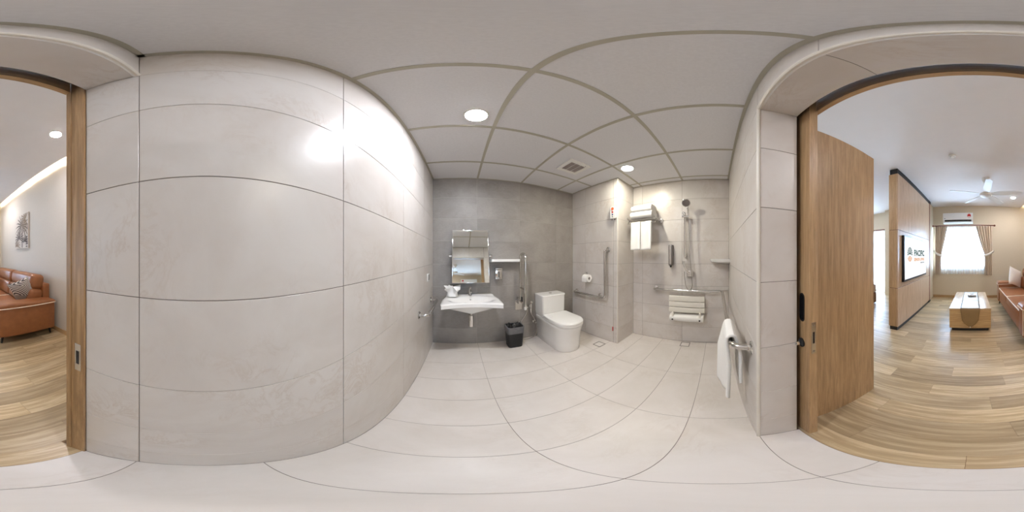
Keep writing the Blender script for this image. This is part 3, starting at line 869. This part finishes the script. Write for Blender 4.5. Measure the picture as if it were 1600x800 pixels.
t = thing('shower_dispenser', 'slim dark grey liquid dispenser beside the shower rail', 'soap dispenser', (XS, .61, 1.11))
obj('body', bx(B(), XS - .07, XS, .585, .637, 1.135, 1.41, .008, 3), 'dsteel', t, True)
obj('front_strip', bx(B(), XS - .073, XS - .068, .598, .624, 1.15, 1.40, .001), 'steel', t)
obj('nozzle', lathe(B(), [(.016, 0), (.013, .018), (.006, .03)], (XS - .045, .611, 1.137), (0, 0, -1), 14), 'black', t, True)

b = B()
def qring(r, z):
    P = [(XS, YD, z)]
    for k in range(17):
        a = R(90 + 90 * k / 16); P.append((XS + r * math.cos(a), YD + .0 + r * math.sin(a), z))
    return P
loft(b, [qring(.15, 1.165), qring(.235, 1.186), qring(.25, 1.214), qring(.25, 1.222), qring(.24, 1.225), qring(.22, 1.214)])
tag(obj('corner_shelf', b, 'ceramic', None, True), 'white ceramic quarter-round shelf in the shower corner', 'shelf')

# long L-shaped rail around the shower corner
RZ = .805; rx, ry = XS - .085, YD + .088
grab('corner_grab_rail', 'long steel grab rail running around the shower corner to the doorway',
     [(XS - .012, .84, RZ), (rx, .84, RZ), (rx, ry, RZ), (.735, ry, RZ), (.712, YD + .012, RZ)],
     [((XS, .84, RZ), (-1, 0, 0)), ((.706, YD, RZ), (0, 1, 0)), ((XS - .05, YD, RZ), (0, 1, 0))], .0165, .045,
     posts=[((XS - .05, YD + .012, RZ), (XS - .085, ry, RZ))])

# hand towel draped over the rail
def drape():
    b = B()
    zr = RZ + .019
    def path(s):
        if s < .36: return (ry - .024 - .022 * min(1, (1 - s / .36) * 3), zr - .36 * (1 - s / .36), 0)
        if s < .46:
            a = R(180 - 180 * (s - .36) / .10); return (ry + .022 * math.cos(a), zr + .020 * math.sin(a), .3)
        q = (s - .46) / .54; return (ry + .024, zr - .49 * q, 1)
    def fn(u, v):
        y, z, w = path(v)
        q = max(0, (v - .46) / .54)
        wob_ = .010 * math.sin(u * 7.5 + .6 + q * 1.2) * q + .005 * math.sin(u * 15) * q
        x = .775 + (.235 + .03 * q) * u
        if v < .36: z = max(z, zr - .34)
        y += min(1, q * 3) * (-.020 + .050 * u)
        return (x, y + wob_, z - .012 * q * math.sin(u * 4))
    grid(b, fn, 22, 48)
    return tag(obj('draped_towel', b, 'towel', None, 'all', .015), 'white hand towel draped over the long grab rail by the doorway', 'towel')
drape()

# folding shower seat
t = thing('shower_bench', 'ivory slatted shower seat folded up against the shower wall', 'shower seat', (XS, .39, .36))
SX = XS - .085
for z0, z1 in ((.655, .728), (.575, .645), (.495, .565)):
    obj('slat', bx(B(), SX, SX + .022, .155, .625, z0, z1, .006, 3), 'offplastic', t, True)
for y in (.215, .565):
    obj('hinge_arm', bx(B(), SX + .02, SX + .034, y - .012, y + .012, .40, .715, .003), 'offplastic', t)
    obj('arm_link', bx(B(), SX - .035, SX - .005 + .02, y - .011, y + .011, .395, .505, .004), 'offplastic', t)
    b = B(); lathe(b, [(.011, 0), (.011, .006), (.008, .008)], (SX - .046, y, .405), (-1, 0, 0), 16); obj('bolt', b, 'black', t, True)
prof = []
for k in range(13):
    a = R(90 + 180 * k / 12); prof.append((XS - .075 + .055 * math.cos(a), .415 + .050 * math.sin(a)))
prof = [(XS, .465)] + prof + [(XS, .365)]
obj('support_bracket', prism(B(), prof, lambda u, v, a: (u, a, v), .175, .605), 'wplastic', t, True)
for y in (.165, .600):
    obj('bracket_cap', bx(B(), XS - .115, XS, y, y + .013, .368, .462, .010, 3), 'offplastic', t, True)

# floor drains
def drain(x, y, label):
    t = thing('floor_drain', label, 'floor drain', (x, y, 0), 'floor drains')
    b = B(); h = .06
    for a in ((x-h, x+h, y-h, y-h+.009), (x-h, x+h, y+h-.009, y+h), (x-h, x-h+.009, y-h+.009, y+h-.009), (x+h-.009, x+h, y-h+.009, y+h-.009)):
        bx(b, *a, 0, .002)
    obj('frame', b, 'dsteel', t)
    obj('cover', bx(B(), x-h+.012, x+h-.012, y-h+.012, y+h-.012, 0, .0015), 'ftile', t)
drain(1.575, 1.385, 'square tile-insert floor drain between the toilet and tiled corner')
drain(2.055, .405, 'square tile-insert floor drain under the shower seat')

# ------------------------------------------------------------------ living room: windows and curtains
def window(name, x0, x1, z0, z1, mull, label):
    w = struct(name, None, None, label); w.location = ((x0+x1)/2, YF - .08, z0)
    b = B(); f_ = .045
    bx(b, x0, x1, YF-.11, YF-.05, z0, z0+f_); bx(b, x0, x1, YF-.11, YF-.05, z1-f_, z1)
    bx(b, x0, x0+f_, YF-.11, YF-.05, z0, z1); bx(b, x1-f_, x1, YF-.11, YF-.05, z0, z1)
    for mx_ in mull: bx(b, mx_-.035, mx_+.035, YF-.11, YF-.05, z0, z1)
    obj('window_frame', b, 'alu', w)
    xs = [x0] + mull + [x1]
    for a, c in zip(xs, xs[1:]):
        obj('pane', bx(B(), a+.03, c-.03, YF-.083, YF-.077, z0+.03, z1-.03), 'glass', w)
    obj('window_sill', bx(B(), x0, x1, YF-.15, YF+.008, z0-.02, z0, .003), 'alu', w)
    return w
window('window_1', -.40, 1.13, .92, 2.06, [.39], 'white framed window behind the tied-back curtains')
window('window_2', 2.85, 4.1, .02, 2.12, [3.4], 'tall window of the bedroom area')
def portal(name, x, z, sx, sz):
    l = bpy.data.lights.new(name, 'AREA'); l.shape = 'RECTANGLE'; l.size = sx; l.size_y = sz
    l.cycles.is_portal = True
    o = bpy.data.objects.new(name, l); COL.objects.link(o); o.location = (x, YF - .145, z); o.rotation_euler = (R(90), 0, 0)
    return o
portal('daylight_portal', .365, 1.49, 1.53, 1.14); portal('daylight_portal', 3.475, 1.07, 1.25, 2.1)

def folds(u, n, a): return a * math.sin(u * n * 2 * PI) + a * .35 * math.sin(u * n * 4.7 * PI + 1)
def sheer_panel(x0, x1, z0, z1, y, n, label):
    b = B()
    grid(b, lambda u, v: (x0 + (x1-x0)*u, y + folds(u, n, .014) * (.55 + .45*v), z1 + (z0-z1)*v), 160, 8)
    return tag(obj('sheer_curtain', b, 'sheer', None, 'all'), label, 'curtain', 'sheer curtains')
sheer_panel(-.38, 1.10, .73, 2.125, YF + .045, 18, 'white sheer curtain across the living room window')
sheer_panel(2.84, 3.9, .03, 2.12, YF + .05, 14, 'long white sheer curtain in the bedroom area beyond the partition')
def drape_panel(xo, xi_top, xi_tie, xi_bot, label, hook):
    t = thing('tied_curtain', label, 'curtain', ((xo+xi_top)/2, YF + .10, .71), 'tied-back beige curtains')
    b = B(); zt, zk, zb = 2.135, 1.27, .705
    def fn(u, v):
        z = zt + (zb - zt) * v
        if z > zk:
            q = (zt - z) / (zt - zk); xi = xi_top + (xi_tie - xi_top) * (q ** 1.25); am = .030 * (1 - .35 * q)
        else:
            q = (zk - z) / (zk - zb); xi = xi_tie + (xi_bot - xi_tie) * math.sin(q * PI / 2); am = .020 + .012 * q
        return (xo + (xi - xo) * u, YF + .115 + folds(u, 6, am), z)
    grid(b, fn, 96, 40)
    obj('drape', b, 'curtain', t, 'all', .003)
    # tie-back band
    s = 1 if xi_top > xo else -1
    b = B(); pts = spline([(xo - s*.05, YF + .03, 1.40), (xo + s*.02, YF + .165, 1.36), ((xo+xi_tie)/2, YF + .17, 1.31), (xi_tie + s*.015, YF + .13, 1.265), (xi_tie + s*.012, YF + .08, 1.26)], 6)
    for k, (dz) in enumerate((0,)):
        vs = [[b.verts.new((p.x, p.y, p.z + h)) for h in (-.035, .035)] for p in pts]
        for a, c in zip(vs, vs[1:]): b.faces.new((a[0], a[1], c[1], c[0]))
    obj('tie_back', b, 'cream', t, 'all', .005)
    obj('hook', lathe(B(), [(.014, 0), (.014, .03), (.02, .034), (.0, .04)], (xo - s*.05, YF, 1.40), (0, 1, 0), 12), 'dsteel', t, True)
drape_panel(1.10, .74, .915, .93, 'beige curtain tied back on the television partition side of the window', 1)
drape_panel(-.56, -.09, -.345, -.335, 'beige curtain tied back on the sofa side of the window', 1)
def rod(x0, x1, z, label):
    t = thing('curtain_rod', label, 'curtain rod', ((x0+x1)/2, YF + .11, z), 'curtain rods')
    obj('pole', tube(B(), [(x0, YF + .11, z), (x1, YF + .11, z)], .015, 12), 'rod', t, 'all')
    for x, s in ((x0, -1), (x1, 1)):
        obj('finial', lathe(B(), [(.010, 0), (.022, .008), (.028, .03), (.022, .05), (.008, .058), (.0, .06)], (x, YF + .11, z), (s, 0, 0), 14), 'rod', t, True)
        obj('wall_bracket', tube(B(), [(x - s*.06, YF, z), (x - s*.06, YF + .11, z)], .009, 10), 'rod', t, 'all')
    n = 14
    for k in range(n):
        x = (x0 + .05 + k * .05) if k < 7 else (x1 - .05 - (k-7) * .05)
        b = B()
        ring = [(x, YF + .11 + .022*math.cos(2*PI*q/14), z - .004 + .022*math.sin(2*PI*q/14)) for q in range(15)]
        obj('ring', tube(b, ring, .0035, 6), 'rod', t, 'all')
rod(-.60, 1.14, 2.155, 'dark red wooden curtain rod under the air conditioner')
rod(2.80, 3.95, 2.155, 'dark wooden curtain rod in the bedroom area beyond the partition')

# air conditioner
t = thing('air_conditioner', 'white split air conditioner with red sticker above the window', 'air conditioner', (.42, YF + .1, 2.20))
prof = [(0, 0), (.17, .012), (.205, .06), (.21, .10), (.205, .27), (.18, .30), (0, .30)]
obj('housing', prism(B(), prof, lambda u, v, a: (a, YF + .002 + u, 2.215 + v), -.005, .852), 'wplastic', t, True)
obj('air_outlet', prism(B(), [(.19, .040), (.2085, .068), (.212, .075), (.2125, .088), (.205, .09)], lambda u, v, a: (a, YF + .004 + u, 2.215 + v), .04, .80), 'black', t)
obj('flap', bx(B(), .05, .79, YF + .165, YF + .204, 2.2355, 2.2415, .001), 'wplastic', t)
s = obj('sticker', prism(B(), stadium(.10, .125), lambda u, v, a: (.105 + u, a, 2.415 + v), YF + .208, YF + .2135), 'red', t); s['label'] = 'red energy rating sticker'
obj('sticker_face', prism(B(), [(-.038, -.052), (.038, -.052), (.038, -.018), (-.038, -.018)], lambda u, v, a: (.105 + u, a, 2.415 + v), YF + .213, YF + .2142), 'wplastic', s)
obj('badge', bx(B(), .775, .815, YF + .207, YF + .213, 2.338, 2.350), 'black', t)

# ------------------------------------------------------------------ television partition
PX, PY0, PY1 = 1.13, -2.28, -4.12
t = thing('tv_partition', 'free-standing oak partition carrying the television', 'partition', (PX + .08, -3.2, 0))
obj('plinth', bx(B(), PX + .02, PX + .15, PY1, PY0 - .02, 0, .075), 'black', t)
for z0, z1 in ((.075, .742), (.750, 1.672), (1.680, 2.675)):
    obj('panel', bx(B(), PX, PX + .025, PY1, PY0 - .0005, z0, z1, .002), 'panelwood', t)
    obj('end_panel', bx(B(), PX + .0255, PX + .16, PY0 - .03, PY0, z0, z1, .002), 'tablewood' if 0 else 'door', t)
obj('core', bx(B(), PX + .012, PX + .158, PY1, PY0 - .012, .075, 2.675), 'rod', t)
obj('top_channel', bx(B(), PX + .012, PX + .148, PY1, PY0 - .012, 2.675, ZL), 'black', t)
for x0, y0, y1, m in ((PX + .0, -4.135, -4.185, 'rod'), (PX - .0, -4.19, -4.25, 'panelwood'), (PX + .02, -4.255, -4.30, 'rod')):
    obj('post', bx(B(), x0, x0 + .10, y1, y0, .06, 2.70), m, t)
obj('post_foot', bx(B(), PX + .01, PX + .10, -4.30, -4.135, 0, .06), 'black', t)
obj('post_cap', bx(B(), PX + .005, PX + .10, -4.30, -4.135, 2.70, ZL), 'black', t)

TY0, TY1, TZ0, TZ1 = -2.43, -3.69, .83, 1.605
t = thing('television', 'flat television on the oak partition showing a green and orange logo', 'television', (PX - .03, -3.06, TZ0))
obj('cabinet', bx(B(), PX - .045, PX - .0005, TY1, TY0, TZ0, TZ1, .004), 'navy', t)
scr = obj('screen', bx(B(), PX - .0465, PX - .044, TY1 + .02, TY0 - .02, TZ0 + .035, TZ1 - .02), 'screen', t)
SXF = PX - .0468
def text(body, size, y, z, m, name, width, bold):
    cu = bpy.data.curves.new(name, 'FONT'); cu.body = body; cu.size = size; cu.align_x = 'LEFT'; cu.resolution_u = 3; cu.offset = bold
    tmp = bpy.data.objects.new('tmp_text', cu); COL.objects.link(tmp)
    dg = bpy.context.evaluated_depsgraph_get()
    me = bpy.data.meshes.new_from_object(tmp.evaluated_get(dg))
    bpy.data.objects.remove(tmp); bpy.data.curves.remove(cu)
    bm = B(); bm.from_mesh(me); bpy.data.meshes.remove(me)
    w0 = max(v.co.x for v in bm.verts) - min(v.co.x for v in bm.verts); wscale = width / w0
    # text reads towards -Y on a face that looks towards -X
    for v in bm.verts: v.co = Vector((SXF, y - v.co.x * wscale, z + v.co.y))
    if bm.faces: pass
    o = obj(name, bm, m, scr); return o
text('PACIFIC', .165, -2.88, 1.262, 'logo_green', 'green_lettering', .64, .006)
text('SENIOR LIVING', .080, -2.88, 1.165, 'logo_orange', 'orange_lettering', .64, .003)
b = B()
for k, (y, w_) in enumerate(((-3.26, .05), (-3.32, .05), (-3.38, .03), (-3.43, .035), (-3.475, .04))):
    bx(b, SXF - .0002, SXF + .0002, y - w_, y, 1.113, 1.130)
obj('small_print', b, 'logo_dark', scr)
# round fan-shaped emblem: green arcs above, orange below
def arcs(name, m, a0, a1, cy, cz):
    b = B()
    for i, (r0, r1) in enumerate(((.022, .048), (.054, .080), (.086, .116))):
        n = 4 + i * 3
        for k in range(n):
            s0 = R(a0 + (a1 - a0) * (k + .14) / n); s1 = R(a0 + (a1 - a0) * (k + .86) / n)
            V = []
            for q in range(5):
                a = s0 + (s1 - s0) * q / 4; V.append((r1, a))
            V = V + [(r0, s1), (r0, s0)]
            b.faces.new([b.verts.new((SXF, cy - r * math.cos(a), cz + r * math.sin(a))) for r, a in V])
    b2 = lathe(b, [(.020, 0), (.020, .0002)], (SXF, cy, cz), (-1, 0, 0), 12) if m == 'logo_green' else b
    obj(name, b, m, scr)
arcs('green_emblem', 'logo_green', -20, 200, -2.67, 1.30)
arcs('orange_emblem', 'logo_orange', 205, 335, -2.67, 1.275)

# ------------------------------------------------------------------ coffee table
t = thing('coffee_table', 'oak coffee table box on a dark recessed plinth', 'table', (.04, -3.14, 0))
obj('plinth', bx(B(), -.25, .33, -3.70, -2.56, 0, .06), 'black', t)
obj('body', bx(B(), -.284, .365, -3.74, -2.53, .06, .395, .002), 'tablewood', t)
obj('top', bx(B(), -.287, .368, -3.743, -2.527, .3955, .415, .002), 'tabletop', t)
t = thing('table_runner', 'bronze satin table runner hanging over the end of the coffee table', 'table runner', (.04, -3.1, .415))
b = B(); rx0, rx1 = -.115, .195
grid(b, lambda u, v: (rx0 + (rx1-rx0)*u, -3.742 + 1.217*v, .4165 + .007*abs(math.sin(v*17))**6 ), 10, 60)
obj('runner_top', b, 'runner', t, 'all', .002)
b = B()
def hang(u, v):
    a = (u - .5) * 2
    L = .20 + .125 * (1 - abs(a) ** 1.6)
    wv = 1 - .18 * v * abs(a)
    return ((rx0+rx1)/2 + a * (rx1-rx0)/2 * wv, -2.5235 + .010 * math.sin(min(1, v*4) * PI/2) + .006 * math.sin(u * 7) * v, .4175 - L * v)
grid(b, hang, 24, 16)
obj('runner_drop', b, 'bronze', t, 'all', .003)
obj('tassel', lathe(B(), [(.003, .0), (.007, -.012), (.005, -.022), (.002, -.03)], (.04, -2.512, .10), (0, 0, 1), 10), 'cream', t, True)
t = thing('tissue_box', 'low silver tissue box on the coffee table runner', 'tissue box', (.0, -3.35, .418))
obj('box', bx(B(), -.07, .10, -3.42, -3.30, .4245, .458, .006), 'steel', t, True)
obj('tissue', loft(B(), [[(.015 + .03*math.cos(a), -3.36 + .012*math.sin(a), .455) for a in [2*PI*k/10 for k in range(10)]], [(.015 + .042*math.cos(a) + .01*math.sin(3*a), -3.36 + .02*math.sin(a), .475 + .008*math.cos(2*a)) for a in [2*PI*k/10 for k in range(10)]]]), 'towel', t, True)

# ------------------------------------------------------------------ sofa
SY0, SY1 = -1.965, -4.20
t = thing('leather_sofa', 'cognac leather two-seat sofa with cream piping along the taupe wall', 'sofa', (-1.1, -3.08, 0))
def soft(bm, x0, x1, y0, y1, z0, z1, r, seg=4): return bx(bm, x0, x1, y0, y1, z0, z1, r, seg)
obj('frame', soft(B(), -1.50, -.655, SY1 + .03, SY0 - .03, .115, .33, .015), 'leather', t, True)
obj('back_frame', soft(B(), -1.545, -1.42, SY1 + .205, SY0 - .205, .115, .81, .02), 'leather', t, True)
for ya, yc in ((SY0 - .215, SY0), (SY1, SY1 + .215)):
    a = obj('arm', soft(B(), -1.50, -.63, ya, yc, .115, .555, .02), 'leather', t, True)
    b = B()
    # padded arm top, sloping gently towards the back
    P = lambda x, y, z: (x, y, z)
    prof = []
    y0p, y1p = ya - .012, yc + .012
    n = 8
    ring = lambda x, zt: [(x, y0p, .553), (x, y0p, zt - .035)] + [(x, y0p + .035 - .035*math.cos(R(90*k/n)), zt - .035 + .035*math.sin(R(90*k/n))) for k in range(1, n+1)] + [(x, y1p - .035 + .035*math.sin(R(90*k/n)), zt - .035 + .035*math.cos(R(90*k/n))) for k in range(0, n+1)] + [(x, y1p, .553)]
    loft(b, [ring(-1.50, .585), ring(-1.40, .598), ring(-.75, .622), ring(-.645, .612), ring(-.618, .585)])
    obj('arm_pad', b, 'leather', a, True)
    obj('arm_piping', tube(B(), [(-1.50, y1p, .553), (-.615, y1p, .553), (-.615, y0p, .553), (-1.50, y0p, .553)], .007, 8, .02), 'piping', a, 'all')
    obj('arm_front_piping', tube(B(), [(-.628, y1p - .02, .55), (-.628, y1p - .02, .16)], .006, 8), 'piping', a, 'all')
ym = (SY0 + SY1) / 2
for ya, yc in ((ym + .004, SY0 - .217), (SY1 + .217, ym - .004)):
    a = obj('seat_cushion', soft(B(), -1.34, -.635, ya, yc, .33, .465, .035, 5), 'leather', t, True)
    obj('seat_piping', tube(B(), [(-1.2, ya + .004, .463), (-.642, ya + .004, .463), (-.642, yc - .004, .463), (-1.2, yc - .004, .463)], .006, 8, .03), 'piping', a, 'all')
    obj('back_cushion', rotate(soft(B(), -1.40, -1.16, ya, yc, .455, .735, .06, 6), R(-8), (-1.3, 0, .46), (0, 1, 0)), 'leather', t, True)
    obj('headrest', rotate(soft(B(), -1.47, -1.22, ya + .01, yc - .01, .715, .965, .075, 6), R(-6), (-1.35, 0, .8), (0, 1, 0)), 'leather', t, True)
for x in (-.70, -1.44):
    for y in (SY0 - .07, SY1 + .07):
        obj('leg', tube(B(), [(x, y, .118), (x + (.02 if x > -1 else -.01), y + (.015 if y > ym else -.015), 0)], .020, 10, 0, True, .6), 'black', t, True)
def pillow(name, m, c, size, thick, rotm, label):
    b = B()
    N = 22
    def f(u, v, s):
        a, d = (u-.5)*2, (v-.5)*2
        k = (max(0, 1 - abs(a)**2.4) * max(0, 1 - abs(d)**2.4)) ** .55
        pinch = 1 - .07 * (1 - abs(a)**2) * abs(d) ** 2 ; pin2 = 1 - .07 * (1 - abs(d)**2) * abs(a) ** 2
        return Vector((a * size/2 * pin2, s * thick/2 * k, d * size/2 * pinch))
    slabgrid(b, lambda u, v: f(u, v, 1), lambda u, v: f(u, v, -1), N, N)
    for v in b.verts: v.co = rotm @ v.co
    lo = min(v.co.z for v in b.verts)
    for v in b.verts: v.co += Vector((c[0], c[1], c[2] - lo))
    return obj(name, b, m, None, 'all')
def rot(x, y, z): return Matrix.Rotation(z, 3, 'Z') @ Matrix.Rotation(y, 3, 'Y') @ Matrix.Rotation(x, 3, 'X')
tag(pillow('patterned_cushion', 'zigzag', (-1.13, -2.34, .467), .37, .13, rot(R(-16), R(24), R(-40)), ''), 'black and white diamond patterned cushion leaning on the near sofa arm', 'cushion')
tag(pillow('plush_cushion', 'cream', (-1.02, -3.83, .467), .44, .17, rot(R(16), R(-22), R(32)), ''), 'plain cream plush cushion leaning on the far sofa arm', 'cushion')

# wall art
t = thing('canvas_art', 'canvas print of grey palm leaves hanging above the sofa', 'picture', (XW, -3.25, 1.42))
AX = XW + .03
obj('canvas', bx(B(), XW + .001, AX, -3.58, -2.93, 1.425, 2.185, .003), 'canvas', t)
def leaf(bm, y, z, ang, L, wd_, lay=.001):
    d = Vector((0, math.cos(ang), math.sin(ang))); n = Vector((0, -math.sin(ang), math.cos(ang)))
    P = []
    for s, q in ((1, range(0, 7)), (-1, range(6, -1, -1))):
        for k in q:
            u = k / 6; P.append(Vector((AX + lay, y, z)) + d * L * u + n * s * wd_ * math.sin(PI * u) ** .8 * (1 - .3*u) + Vector((0, 0, -.25 * L * u * u)))
    P2 = []
    for p in P:
        p.y = max(-3.575, min(-2.935, p.y)); p.z = max(1.43, min(2.18, p.z))
        if not P2 or (p - P2[-1]).length > 1e-4: P2.append(p)
    if (P2[0] - P2[-1]).length < 1e-4: P2.pop()
    if len(P2) > 2:
        try: bm.faces.new([bm.verts.new(p) for p in P2])
        except Exception: pass
random.seed(11)
b = B()
for k in range(15): leaf(b, -3.22, 1.93, R(-50 + k * 20), .36, .015, .0005 + .0001 * k)
for k in range(11): leaf(b, -3.36, 1.64, R(-10 + k * 20), .28, .012, .0021 + .0001 * k)
for k in range(9): leaf(b, -3.06, 1.56, R(-10 + k * 22), .20, .014, .0033 + .0001 * k)
obj('dark_leaves', b, 'ink', t)
b = B()
for k in range(13): leaf(b, -3.04, 2.05, R(60 + k * 20), .30, .016, .0044 + .0001 * k)
for k in range(9): leaf(b, -3.48, 1.48, R(0 + k * 22), .22, .012, .0059 + .0001 * k)
obj('brown_leaves', b, 'ink2', t)
b = B()
for k in range(5): bx(b, AX + .001, AX + .0014, -3.03 - .01 * (k % 2), -2.96, 1.45 + k * .05, 1.475 + k * .05)
tube(b, [(AX, -3.20, 1.44), (AX, -3.205, 1.86)], .008, 6)
obj('trunk_print', b, 'ink', t)

# ------------------------------------------------------------------ living room ceiling fittings
FXC, FYC = -.235, -2.96
t = thing('ceiling_fan', 'white five-blade ceiling fan in the living room', 'fan', (FXC, FYC, 2.36))
obj('canopy', lathe(B(), [(.075, 0), (.075, -.02), (.062, -.06), (.03, -.10), (.018, -.11)], (FXC, FYC, ZL), (0, 0, 1), 28), 'wplastic', t, True)
obj('downrod', tube(B(), [(FXC, FYC, ZL - .10), (FXC, FYC, 2.49)], .016, 12), 'wplastic', t, 'all')
obj('motor', lathe(B(), [(.02, 2.50), (.06, 2.485), (.10, 2.455), (.112, 2.43), (.105, 2.405), (.07, 2.385), (.0, 2.378)], (FXC, FYC, 0), (0, 0, 1), 32), 'wplastic', t, True)
for k in range(5):
    a = R(90 + 72 * k)
    d = Vector((math.cos(a), math.sin(a), 0)); n = Vector((-math.sin(a), math.cos(a), 0))
    def top(u, v):
        r = .085 + .575 * u
        hw = .032 + .040 * math.sin(min(1, u * 2.2) * PI/2) - .022 * u
        if u > .94: hw *= math.sqrt(max(.08, 1 - ((u - .94) / .06) ** 2))
        s = (v - .5) * 2
        return d * r + n * (s * hw) + Vector((0, 0, -s * hw * .22 + .012 * (1 - s*s) * .3))
    b = B(); c = Vector((FXC, FYC, 2.438))
    slabgrid(b, lambda u, v: c + top(u, v) + Vector((0, 0, .004)), lambda u, v: c + top(u, v) - Vector((0, 0, .004)), 24, 6)
    obj('blade', b, 'wplastic', t, True)
t = thing('smoke_detector', 'small round white smoke detector on the living room ceiling', 'smoke detector', (.27, -2.14, ZL))
obj('base', lathe(B(), [(.05, 0), (.05, -.012), (.045, -.018)], (.27, -2.14, ZL), (0, 0, 1), 24), 'wplastic', t, True)
obj('sensor', lathe(B(), [(.028, -.016), (.028, -.034), (.02, -.042), (0, -.043)], (.27, -2.14, ZL), (0, 0, 1), 20), 'wplastic', t, True)
downlight(-1.005, -1.305, ZL, .055, 'led_living', 'lit round downlight in the living room ceiling above the near end of the sofa', 'living room downlights')
downlight(-1.0, -3.95, ZL, .055, 'led_living', 'lit round downlight in the living room ceiling beyond the fan', 'living room downlights')
downlight(2.2, -1.3, ZL, .055, 'led_living', 'added unseen downlight in the ceiling behind the oak panel', 'living room downlights')  # extra lamp added out of view on the bedroom side
downlight(3.2, -3.2, ZL, .055, 'led_living', 'added unseen downlight in the ceiling over the bed', 'living room downlights')  # second added lamp, also out of the camera's view

# bed corner seen beyond the oak panel
t = thing('bed', 'corner of a made bed with wooden base beyond the oak panel', 'bed', (3.4, -2.75, 0))
obj('bed_base', bx(B(), 2.39, 4.35, -3.56, -2.0, .02, .30, .01), 'bedwood', t)
obj('mattress', bx(B(), 2.38, 4.36, -3.57, -1.99, .30, .52, .05, 4), 'bedding', t, True)
obj('headboard', bx(B(), 4.36, 4.395, -3.60, -1.95, .02, 1.05, .01), 'bedwood', t)
